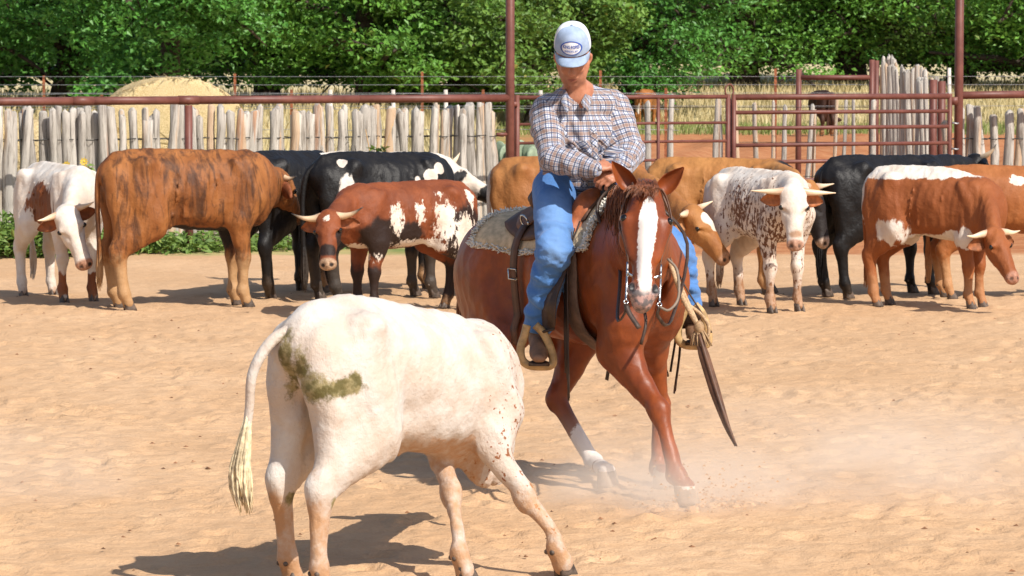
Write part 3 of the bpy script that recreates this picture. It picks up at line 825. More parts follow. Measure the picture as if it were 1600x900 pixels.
# tan cow whose head shows beside the horse
s, hd = 1.02, -12; o = anchor(880, 466, hd, s); D = o[1]
make_cattle('cow', 'tan cow with a white blaze lowering its horned head just right of the rider', 'cow', HERD, o, hd, s, at(1082, 338, D - 1.35), at(1140, 414, D - 1.5),
    coat_material('tan_coat', (.38, .165, .050), (.27, .10, .028), white=(.64, .60, .54), wn=(9, .5), dark=(.10, .035, .014), muzzle=(.42, .22, .12)),
    painter(white=lambda v, T, L: np.maximum(facemask(v, T, [((.25, .01, .10), (.07, .07, .07)), ((.4, .02, .09), (.06, .045, .06)), ((.5, 0, -.12), (.07, .09, .05))]), blobs(v, [((-.84, 0, .80), (.14, .16, .34))])), dark=lambda v, T, L: blobs(v, [((-.80, 0, 1.0), (.10, .10, .3))]) * .5 - .3, legdirt=.2),
    .015, {}, dict(path=[(0, 0, 0), (-.01, .07, .0), (.0, .14, .02), (.03, .20, .06)], r=.036), ear_mat=ear_mat('tan_ear', (.36, .17, .07)), horn_mat=bpy.data.materials['pale_horn'], face=(.6, -.6, .55))

# tan cow behind the speckled steer
s, hd = 1.0, -14; o = anchor(1118, 457, hd, s); D = o[1]
make_cattle('cow', 'light brown cow with a dark neck and face standing behind the white speckled steer', 'cow', HERD, o, hd, s, at(1264, 300, D - 1.25), at(1288, 380, D - 1.35),
    coat_material('light_brown_coat', (.42, .19, .058), (.34, .14, .04), dark=(.016, .011, .010), dn=(4, .6), muzzle=(.50, .36, .27)),
    painter(dark=lambda v, T, L: np.maximum(blobs(v, [((.62, 0, 1.0), (.30, .35, .22)), ((.75, 0, .7), (.3, .3, .3)), (T(.55), (.20, .16, .20)), (T(.8), (.14, .14, .14))]) * 1.2, -1)), .016, {}, dict(path=[(0, 0, 0), (-.02, .09, .01), (-.03, .19, .03), (-.02, .27, .10)], r=.040), ear_mat=ear_mat('brown_ear_inner', (.16, .065, .03)), horn_mat=bpy.data.materials['pale_horn'], face=(.9, -.45, .3))

# white speckled steer
s, hd = .97, -62; o = anchor(1180, 483, hd, s); D = o[1]
make_cattle('steer', 'white speckled steer with orange ears and level horns facing the camera', 'steer', HERD, o, hd, s, at(1239, 306, D - .95), at(1242, 378, D - 1.15),
    coat_material('speckled_coat', (.2, .07, .03), white=(.65, .59, .53), dark=(.09, .07, .065), dn=(5, .9), specw=(42, .60, (.13, .055, .03)), wn=(3, .2), muzzle=(.45, .25, .17), dirt=(.30, .15, .07)),
    painter(white=lambda v, T, L: np.full(len(v), 1.0), spot=lambda v, T, L: np.maximum(np.maximum(blobs(v, [((.40, -.1, .75), (.42, .4, .42)), ((0, -.25, .85), (.35, .25, .35))]) * .9, -1.2 + np.clip((.55 - v[:, 2]) * 5, 0, 1.5)), np.where(np.linalg.norm(v - T(.3), axis=1) < .24, -2, -2)) - np.where(np.linalg.norm(v - T(.4), axis=1) < .28, 1.6, 0), legdirt=.30, dirt=lambda v, T, L: facemask(v, T, [((.86, 0, .06), (.06, .08, .04))])),
    .0145, {}, dict(path=[(0, 0, 0), (.02, .09, .0), (.01, .20, -.01), (.0, .31, -.015)], r=.036), ear_mat=ear_mat('orange_ear', (.36, .125, .045)), horn_mat=bpy.data.materials['pale_horn'], fat=.95, face=(.1, -1, .25))

# black steer
s, hd = 1.03, 33; o = anchor(1306, 465, hd, s, 'hind'); D = o[1]
make_cattle('steer', 'glossy black horned steer standing behind the red steer with the white back', 'steer', HERD, o, hd, s, at(1524, 258, D + .75), at(1552, 312, D + .75), blk, painter(legdirt=.12), .016, {}, dict(path=[(0, 0, 0), (-.02, .07, .02), (-.05, .13, .06), (-.12, .16, .12)], r=.035), face=(.8, .5, .4))

# red steer with the white back
s, hd = .98, -28; o = anchor(1450, 480, hd, s, 'mid', .84); D = o[1]
make_cattle('steer', 'red steer with a white stripe along its back and a white belly edge, head lowered', 'steer', HERD, o, hd, s, at(1552, 372, D - .75), at(1582, 432, D - 1.0),
    coat_material('red_coat', (.30, .092, .026), (.23, .065, .018), white=(.66, .61, .55), wn=(8, 1.0), dirt=(.38, .18, .08), muzzle=(.42, .2, .13)),
    painter(white=lambda v, T, L: np.maximum.reduce([np.minimum(np.minimum(np.clip((v[:, 2] - (1.125 + .05 * np.clip(v[:, 0], 0, .6))) * 12, -1, 1), np.clip((.78 - v[:, 0]) * 5, -1, 1)), np.clip((np.linalg.norm(v - T(.3), axis=1) - .33) * 8, -1, 1)), blobs(v, [((-.40, -.18, .68), (.16, .14, .14)), ((0, 0, .58), (.6, .3, .07)), ((-.80, 0, 1.0), (.085, .2, .28)), ((.40, -.20, .62), (.08, .10, .10)), ((.26, -.18, .62), (.13, .10, .07)), ((.55, 0, .60), (.1, .1, .1))])]), legdirt=.32),
    .0145, {}, dict(path=[(0, 0, 0), (.01, .08, .0), (.02, .17, -.01), (.01, .25, .0)], r=.037), ear_mat=ear_mat('red_brown_ear', (.25, .085, .03)), horn_mat=bpy.data.materials['pale_horn'], sx=.84, zf=lambda x: -.10 * float(np.clip((x - .1) / .5, 0, 1)), face=(.45, -.85, .3))

# red cow at the right edge
s, hd = .96, 6; o = anchor(1478, 466, hd, s, 'hind'); D = o[1]
make_cattle('cow', 'orange brown cow with a white star on its shoulder, cut off by the right edge', 'cow', HERD, o, hd, s, at(1735, 300, D + .1), at(1790, 360, D + .1),
    coat_material('orange_coat', (.34, .12, .034), (.28, .09, .025), white=(.66, .61, .55), wn=(20, .8), dirt=(.42, .23, .11)),
    painter(white=lambda v, T, L: blobs(v, [((.05, -.22, 1.10), (.10, .08, .05)), ((.02, -.22, 1.13), (.04, .08, .09))]), legdirt=.4), .017, {}, HORN_FLAT, face=(.8, -.2, .5))

# two cows grazing far behind the pens
s, hd = 1.08, 74; o = anchor(1003, 203, hd, s, 'hind'); D = o[1]
make_cattle('cow', 'orange cow with a white udder seen from behind in the far pasture', 'cow', 'cows in the far pasture', o, hd, s, at(1030, 185, D + 1.7), at(1036, 205, D + 1.9),
    coat_material('far_orange_coat', (.40, .15, .04), white=(.66, .60, .52), dark=(.04, .02, .012)), painter(white=lambda v, T, L: blobs(v, [((-.66, 0, .66), (.16, .18, .20))])), .026, {}, None, face=(.1, .9, .4))
s, hd = 1.12, 100; o = anchor(1292, 214, hd, s, 'hind'); D = o[1]
make_cattle('cow', 'dark brown cow standing behind the sparse stake fence beyond the gate', 'cow', 'cows in the far pasture', o, hd, s, at(1300, 185, D + 1.7), at(1300, 205, D + 1.9),
    coat_material('dark_brown_coat', (.06, .025, .014), (.03, .014, .010)), painter(), .026, {}, None, face=(.1, .9, .4))
# ------------------------------------------------------------------ the chestnut horse
HO = np.array((.50, 16.62, 0.0)); HH = R(-56.0)
hc, hs = math.cos(HH), math.sin(HH)
def hl(p):
    d = np.asarray(p, float) - HO
    return np.array((hc * d[0] + hs * d[1], -hs * d[0] + hc * d[1], d[2]))
def hw(p):
    return np.array((HO[0] + hc * p[0] - hs * p[1], HO[1] + hs * p[0] + hc * p[1], p[2]))
TOR = np.array([  # x, centre z, half width, half height
 (-1.10, .98, .15, .17), (-1.02, .99, .22, .25), (-.87, 1.015, .26, .285), (-.65, 1.02, .275, .295), (-.38, 1.01, .285, .315), (-.10, 1.02, .265, .335), (.10, 1.035, .225, .315), (.22, 1.05, .18, .26), (.30, 1.06, .13, .19)])
def tor(x):
    return [np.interp(x, TOR[:, 0], TOR[:, i]) for i in (1, 2, 3)]
def on_back(x, ang, off):
    """a point of the barrel's surface: ang 0 on the spine, + to the left side"""
    z, w, h = tor(x); a = R(ang)
    return V(x, math.sin(a) * (w + off), z + math.cos(a) * (h + off))
P_poll = hl(at(1011, 300, 15.78)); P_muz = hl(at(1004, 470, 15.44))
h_d = nrm(P_muz - P_poll); h_L = np.linalg.norm(P_muz - P_poll)
_camdir = hl(HO + np.array((0.02, -1.0, .0))); _camdir = nrm(_camdir - h_d * (_camdir @ h_d))
h_f = _camdir; h_s = np.cross(h_f, h_d)     # h_s points to the horse's left?
if h_s @ hl(HO + np.array((1.0, 0, 0))) < 0: h_s = -h_s
def HT(t, a=0, b=0): return P_poll + h_d * (t * h_L) + h_s * a + h_f * b      # a > 0: picture right

def horse():
    root = empty('horse', HO, HH)
    tag(root, 'chestnut horse with a white blaze carrying the rider and turning towards the white steer', 'horse')
    B = Flesh()
    B.chain(TOR[:, [0, 0, 1]] * V(1, 0, 1), TOR[:, 2:4], .06, n=4)
    # withers, croup
    B.chain([V(.08, 0, 1.31), V(-.12, 0, 1.32), V(-.3, 0, 1.28)], [(.07, .06), (.07, .05), (.06, .04)], .09)
    # neck
    nb = V(.06, 0, 1.12); ne = HT(.13, 0, -.10); nm = nb * .45 + ne * .55 + V(.05, .02, .0)
    tn = nrm(ne - nb); sN = nrm(np.cross((0, 0, 1), tn))
    B.chain([nb, nm, ne], [(.19, .27), (.125, .20), (.085, .135)], .09, side=sN, n=6)
    B.chain([V(.10, 0, 1.34), (V(.10, 0, 1.34) * .4 + HT(-.06, 0, -.07) * .6) + V(0, 0, .03), HT(-.05, 0, -.06)], [.06, .05, .05], .09, side=sN, n=4)
    # head
    B.chain([HT(-.03, 0, -.03), HT(.12, 0, -.015), HT(.30, 0, -.01), HT(.45, 0, -.0), HT(.65, 0, .0), HT(.82, 0, -.0), HT(.93, 0, -.005), HT(1.0, 0, -.012)],
            [(.058, .065), (.083, .083), (.098, .096), (.080, .086), (.057, .066), (.052, .056), (.060, .055), (.047, .042)], .03, side=h_s, n=4)
    for q in (1, -1):
        B.ell(HT(.34, .052 * q, -.095), (.045, .07, .08), .05)
        B.ell(HT(.315, .089 * q, .035), .031, .03)
        B.chain([HT(.40, .085 * q, .02), HT(.62, .058 * q, .01)], [.022, .016], .04)
        B.ell(HT(.925, .044 * q, .022), .030, .03)
        B.ell(HT(.925, .052 * q, .050), (.016, .026, .026), .010, op=-1)
    B.ell(HT(1.0, 0, -.045), .034, .03)
    B.chain([HT(.40, 0, .075), HT(.85, 0, .045)], [.03, .02], .03)
    # legs
    J = {}
    J['RF'] = dict(top=V(.20, -.13, .98), elbow=hl(at(962, 545, 16.34)), knee=hl(at(1030, 642, 16.10)), fet=hl(at(1057, 742, 15.98)), hoof=hl(gnd(1072, 788)))
    J['LF'] = dict(top=V(.18, .125, .98), elbow=V(.08, .135, .76), knee=hl(at(1031, 632, 16.78)), fet=hl(at(1029, 732, 16.72)), hoof=hl(gnd(1036, 762)))
    J['LH'] = dict(top=V(-.88, .14, 1.02), stifle=V(-.50, .19, .74), hock=hl(at(868, 622, 17.12)), fet=hl(at(927, 722, 16.95)), hoof=hl(gnd(949, 760)))
    g = hl(gnd(768, 758))
    J['RH'] = dict(top=V(-.88, -.14, 1.02), stifle=V(-.56, -.21, .76), hock=g + V(-.24, .03, .42), fet=g + V(-.05, 0, .12), hoof=g)
    for k, j in J.items():
        q = 1 if k[0] == 'L' else -1
        if k[1] == 'F':
            B.ell(V(.18, .12 * q, 1.06), (.13, .09, .22), .09)
            B.chain([j['top'], j['elbow'] * .6 + j['top'] * .4 + V(.06, 0, 0), j['elbow'] + V(.03, 0, 0)], [(.12, .15), (.115, .135), (.09, .115)], .08, n=3)
            kn = j['knee']; e = j['elbow']
            B.chain([e, e * .6 + kn * .4, kn + (e - kn) * .12], [(.085, .105), (.068, .082), (.045, .05)], .05, n=4)
            B.ell(kn, (.05, .048, .06), .03)
            B.ell(kn + (e - kn) * .75 + V(.05, 0, 0), (.05, .05, .08), .05)
        else:
            st = j['stifle']; hk = j['hock']
            B.ell(V(-.84, .155 * q, 1.08), (.20, .13, .20), .08)
            B.chain([j['top'], j['top'] * .45 + st * .55 + V(.0, .02 * q, .02), st], [(.15, .25), (.13, .20), (.095, .13)], .08, n=4)
            B.chain([V(-1.02, .09 * q, 1.0), V(-.97, .12 * q, .84), (st + hk) / 2 + V(-.10, 0, .05)], [(.11, .12), (.10, .11), (.06, .06)], .08, n=4)
            B.chain([st, (st + hk) / 2, hk + (st - hk) * .12], [(.09, .13), (.068, .09), (.042, .055)], .05, n=4)
            B.ell(hk, (.05, .045, .065), .03)
            kn = hk
        B.chain([kn, kn * .5 + j['fet'] * .5, j['fet']], [.045, .036, .041], .03, n=3)
        B.ell(j['fet'], .047, .025)
        B.cone(j['fet'], j['hoof'] + V(0, 0, .075), .034, .042, .02)
    # pectoral groove
    B.ell(V(.37, .0, .98), (.04, .02, .12), .06, op=-1)
    for q in (1, -1):      # pectorals, forearm and gaskin muscle, cheek, breast groove
        B.ell(V(.30, .085 * q, .93), (.06, .07, .10), .04)
        B.ell(V(.26, .175 * q, 1.02), (.07, .05, .13), .05)
        B.chain([V(-.02, .24 * q, 1.22), V(.08, .215 * q, 1.02), V(.14, .19 * q, .86)], [.03, .04, .04], .05, n=3)
        B.ell(V(-.02, .285 * q, .98), (.05, .035, .20), .07, op=-1)
        B.ell(V(-.52, .295 * q, .98), (.10, .045, .16), .10, op=-1)
        B.chain([V(-.70, .25 * q, 1.16), V(-.78, .27 * q, .98), V(-.72, .23 * q, .84)], [.03, .04, .03], .06, n=3)
    me, v = B.mesh('horse_body', .0085, 1)
    far = np.clip((np.linalg.norm(v - HT(.5), axis=1) - .30) / .2, .15, 1)
    me, v = wrinkle(me, v, .006, 5.5, 3.3, (1, 1, .7), False, far); me, v = wrinkle(me, v, .0030, 13.0, 9.1, (1, 1, .6), True, far)
    # coat masks
    q = v - P_poll; t = (q @ h_d) / h_L; a = q @ h_s; b = q @ h_f
    wid = np.interp(t, [.10, .17, .30, .5, .68, .85, 1.0], [.0, .026, .044, .042, .033, .034, .028]); cen = np.interp(t, [0, .3, .7, 1.0], [.008, .006, -.004, .008])
    face = np.where((b > -.02) & (t > .05) & (t < 1.06) & (np.abs(a) < .13), np.clip((wid - np.abs(a - cen)) / .03, -1, 1), -1)
    sock = np.maximum(np.maximum(blobs(v, [(J['LH']['fet'] + V(0, 0, .02), (.16, .12, .215)), (J['LH']['hoof'] + V(0, 0, .08), (.18, .18, .12)), (J['RH']['hoof'] + V(0, 0, .08), (.18, .18, .12))]), blobs(v, [(J['RH']['fet'] + V(0, 0, 0), (.14, .12, .2))])), blobs(v, [(J['RF']['hoof'] + V(0, 0, .07), (.08, .08, .022))]))
    attr(me, 'mw', np.maximum(face, np.clip(sock * 2.2, -1, 1)))
    attr(me, 'mm', np.where((t > .8) & (np.abs(a) < .1) & (b > -.1) & (b < .12) & (t < 1.12), np.clip((t - .90) * 6 + np.abs(a - .005) * 9 - .25, -1, 1), -1))
    nd = np.minimum(np.linalg.norm((v - HT(.925, .054, .040)) @ np.stack([h_s * 1.3, h_d * .8, h_f * .7], 1), axis=1), np.linalg.norm((v - HT(.925, -.054, .040)) @ np.stack([h_s * 1.3, h_d * .8, h_f * .7], 1), axis=1))
    attr(me, 'md', 1 - nd / .028)
    M = NT('chestnut_coat'); co = M.map(scale=(1, 1, .7))
    n1 = M.noise(2.6, 4, .6, co); n2 = M.noise(24, 4, .6)
    c = M.mix(M.ss(n1, .3, .7), (.165, .034, .008), (.32, .075, .014)); c = M.mix(M.ss(n2, .3, .75, 0, .35), c, (.10, .026, .010))
    mw = M.math('ADD', M.at('mw'), M.math('MULTIPLY', M.math('SUBTRACT', M.noise(60, 4, .7), .5), .8))
    c = M.mix(M.ss(mw, -.08, .12), c, (.74, .66, .60))
    c = M.mix(M.ss(M.at('mm'), -.1, .5), c, M.mix(M.ss(M.noise(30, 3), .42, .6), (.13, .11, .11), (.46, .28, .24)))
    c = M.mix(M.ss(M.at('md'), -.1, .5), c, (.012, .009, .009))
    hn = M.noise(170, 3, .7, M.map(scale=(1, 1, .3)))
    veins = M.noise(11, 4, .6, None, .6)
    M.set(color=c, rough=.45, spec=.36, sheen=.0, normal=M.bump(hn, .10, .004, M.bump(veins, .22, .02)))
    coat = M.m
    link('body', me, coat, root)
    # eyes, ears
    for q in (1, -1):
        MB().ball(HT(.315, .102 * q, .047), .020, 12, 8).build('eye', eye_m, root)
        base = HT(-.035, .062 * q, -.02); tip = base - h_d * .118 + h_s * (.098 if q > 0 else -.105) + h_f * .03
        ax = tip - base; nn = nrm(h_f - nrm(ax) * (h_f @ nrm(ax)) + h_s * .35 * q); wv = nrm(np.cross(ax, nn)); ev = []; ef = []; NU, NW = 9, 8
        for layer in (0, 1):
            for i in range(NU + 1):
                u = i / NU; w = np.interp(u, [0, .25, .5, .8, 1], [.028, .043, .043, .024, .003])
                for jx in range(NW + 1):
                    z = (jx / NW * 2 - 1)
                    ev.append(base + ax * u + wv * (w * math.sin(z * 1.5)) + nn * (-.055 * math.cos(z * 1.5) * (w / .042) + (0 if layer == 0 else -.008) + .02 * u * u))
        st = NW + 1; L0 = (NU + 1) * st
        for i in range(NU):
            for jx in range(NW):
                a0 = i * st + jx; ef.append((a0, a0 + st, a0 + st + 1, a0 + 1)); b0 = L0 + a0; ef.append((b0, b0 + 1, b0 + st + 1, b0 + st))
            ef.append((i * st, L0 + i * st, L0 + (i + 1) * st, (i + 1) * st)); a0 = i * st + NW; ef.append((a0, a0 + st, L0 + a0 + st, L0 + a0))
        em = mesh_np('ear', np.array(ev), ef); 
        for kx in ('mw', 'mm', 'md'): attr(em, kx, np.full(len(ev), -1.0))
        link('ear', em, coat, root)
    # hooves
    hoof_pale = simple('horse_hoof', (.30, .22, .16), .6, .35, 25, 0, .3)
    for k, j in J.items():
        h0 = j['hoof']; fw = nrm((h0 - j['fet']) * V(1, 1, 0) + V(.02, 0, 0)); lt = V(-fw[1], fw[0], 0)
        vv = []; ff = []; K = 16
        for (r1, zz, fx) in ((1.0, .0, .018), (.98, .015, .014), (.86, .06, -.006), (.80, .085, -.016), (.6, .095, -.016)):
            for kk in range(K):
                an = 2 * PI * kk / K; vv.append(h0 * V(1, 1, 0) + V(0, 0, zz) + fw * (.064 * math.cos(an) * r1 + fx) + lt * (.056 * math.sin(an) * r1))
        for i in range(4):
            for kk in range(K): ff.append((i * K + kk, i * K + (kk + 1) % K, (i + 1) * K + (kk + 1) % K, (i + 1) * K + kk))
        ff.append(tuple(reversed(range(K)))); ff.append(tuple(range(4 * K, 5 * K)))
        MB().add(vv, ff).build('hoof', hoof_pale, root)
    # mane, forelock and tail: tapering locks
    hm = NT('chestnut_mane'); hn = hm.noise(40, 4, .7, hm.map(scale=(1, 1, .15)))
    hm.set(color=hm.mix(hm.ss(hn, .3, .7), (.085, .027, .011), (.24, .080, .029)), rough=.38, spec=.45)
    rnd = random.Random(11)
    def lock(mb, p, r):
        sp = spline(p, 4); n = len(sp); mb.tube(sp, [r * (.75 + .5 * math.sin(PI * i / (n - 1))) * (1 - (i / (n - 1)) ** 3 * .85) for i in range(n)], 5, flat=.55)
    mane = MB()
    c0, c1, c2 = V(.04, -.0, 1.40), (V(.08, 0, 1.36) * .4 + HT(-.06, 0, -.07) * .6) + V(0, 0, .085), HT(-.07, -.02, -.03)
    crest = spline([c0, (c0 + c1) / 2 + V(0, 0, .01), c1, c2], 20)
    for i in range(750):
        p0 = crest[rnd.randrange(len(crest) // 5, len(crest))] + V(rnd.uniform(-.02, .02), rnd.uniform(-.02, .01), rnd.uniform(-.01, .01))
        out = nrm(V(0.0, -1, 0)); ln = rnd.uniform(.18, .36)
        p1 = p0 + out * rnd.uniform(.05, .085) + V(rnd.uniform(-.02, .03), 0, -.02)
        p2 = p0 + out * rnd.uniform(.075, .115) + V(rnd.uniform(-.02, .05), 0, -ln * .55)
        p3 = p0 + out * rnd.uniform(.07, .12) + V(rnd.uniform(-.03, .08), 0, -ln)
        lock(mane, [p0, p1, p2, p3], rnd.uniform(.0014, .0036))
    tag(mane.build('mane', hm.m, root), kind='stuff')
    fl = MB()
    for i in range(160):
        a = rnd.uniform(-.06, .05); p0 = HT(-.06 + rnd.uniform(-.02, .03), a * .8, .02 + rnd.uniform(0, .03)); ln = rnd.uniform(.03, .15)
        lock(fl, [p0, HT(.05, a * 1.0, .092), HT(.05 + ln * .5, a * 1.25 - .01, .108), HT(.05 + ln, a * 1.2 - .012 + rnd.uniform(-.02, .02), .112)], rnd.uniform(.0016, .0035))
    tag(fl.build('forelock', hm.m, root), kind='stuff')
    tl = MB()
    for i in range(130):
        a = rnd.uniform(0, 2 * PI); r = .05 * math.sqrt(rnd.random()); o = V(math.cos(a) * r, math.sin(a) * r, 0)
        lock(tl, [V(-1.08, 0, 1.20) + o * .5, V(-1.20, 0, 1.10) + o, V(-1.26, .0, .80) + o * 1.7, V(-1.24, .02, .48 + rnd.uniform(-.08, .1)) + o * 1.5], rnd.uniform(.006, .013))
    tag(tl.build('tail', hm.m, root), kind='stuff')
    return root, J
horse_root, HJ = horse()
from mathutils.bvhtree import BVHTree
_hb = [o for o in horse_root.children if o.name.startswith('body')][0].data
SKIN = BVHTree.FromPolygons([tuple(p.co) for p in _hb.vertices], [tuple(p.vertices) for p in _hb.polygons])
_flat_back = on_back
def on_back(x, ang, off):
    """a point lying `off` above the horse's real skin"""
    o = _flat_back(x, ang, .25); d = nrm(_flat_back(x, ang, -.08) - o)
    hit = SKIN.ray_cast(Vector(o), Vector(d), .6)[0]
    return (np.array(hit) if hit else _flat_back(x, ang, 0)) - d * off
# ------------------------------------------------------------------ saddle, pad, bridle, ropes
def leather(name, c, rough=.55, var=.35, bump=.3):
    M = NT(name); n = M.noise(14, 5, .65); n2 = M.noise(70, 3, .6)
    col = M.mix(M.ss(n, .3, .72), tuple(x * (1 - var) for x in c), tuple(min(1, x * (1 + var)) for x in c))
    M.set(color=col, rough=M.ss(n, .2, .8, rough - .1, rough + .15), spec=.4, normal=M.bump(n2, bump, .004)); return M.m
L_dark = leather('dark_leather', (.055, .032, .022)); L_brown = leather('brown_leather', (.105, .048, .026)); L_red = leather('russet_leather', (.34, .095, .03), .42)
L_tan = leather('tan_leather', (.30, .17, .085)); L_black = leather('black_rubber', (.012, .012, .012), .6)
metal = simple('bright_steel', (.55, .55, .54), .25, .1, 40, 1.0)
def drape(x0, x1, a0, a1, off, thick, edge=None, nx=16, na=20, wav=0.0):
    """a sheet laid over the horse's back; edge(x01) may shorten the lower edge"""
    mb = MB(); v = []; f = []
    for lay in (0, 1):
        for i in range(nx + 1):
            u = i / nx; x = x0 + (x1 - x0) * u
            e = edge(u) if edge else (a0, a1)
            for j in range(na + 1):
                a = e[0] + (e[1] - e[0]) * j / na
                v.append(on_back(x, a, off + lay * thick + wav * math.sin(x * 40 + j)))
    st = na + 1; L0 = (nx + 1) * st
    for i in range(nx):
        for j in range(na):
            a = i * st + j; f.append((a, a + st, a + st + 1, a + 1)); b = L0 + a; f.append((b, b + 1, b + st + 1, b + st))
        f.append((i * st, L0 + i * st, L0 + (i + 1) * st, (i + 1) * st)); a = i * st + na; f.append((a, a + st, L0 + a + st, L0 + a))
    for j in range(na):
        f.append((j, j + 1, L0 + j + 1, L0 + j)); a = nx * st + j; f.append((a, L0 + a, L0 + a + 1, a + 1))
    return mb.add(v, f)

def saddle_pad():
    root = empty('saddle_pad', HO, HH)
    tag(root, 'cream felt saddle pad with a white fleece border under the saddle', 'saddle pad')
    felt = simple('cream_felt', (.56, .42, .26), .95, .2, 30, 0, .5, 120)
    drape(-.80, .10, -66, 66, .006, .016, None, 20, 26).build('felt', felt, root)
    fl = simple('white_fleece', (.70, .66, .58), .95, .15, 60, 0, .6, 90)
    rnd = random.Random(4); mb = MB()
    def tuft(p, n):
        for _ in range(5):
            q = p + V(rnd.uniform(-.016, .016), rnd.uniform(-.012, .012), rnd.uniform(-.012, .012)) - n * .008
            mb.tube([q, q + n * rnd.uniform(.012, .020) + V(rnd.uniform(-.012, .012), rnd.uniform(-.006, .006), rnd.uniform(-.014, .006))], [.007, .002], 4)
    for x in (-.80, .10):
        for i in range(160):
            a = -66 + 132 * i / 159; p = on_back(x, a, .020); tuft(p, nrm(p - on_back(x, a, -.1)))
    for sgn in (-66, 66):
        for i in range(90):
            x = -.80 + .90 * i / 89; p = on_back(x, sgn, .018); tuft(p, nrm(p - on_back(x, sgn, -.1)))
    tag(mb.build('fleece_border', fl, root), kind='stuff')
    return root
saddle_pad()

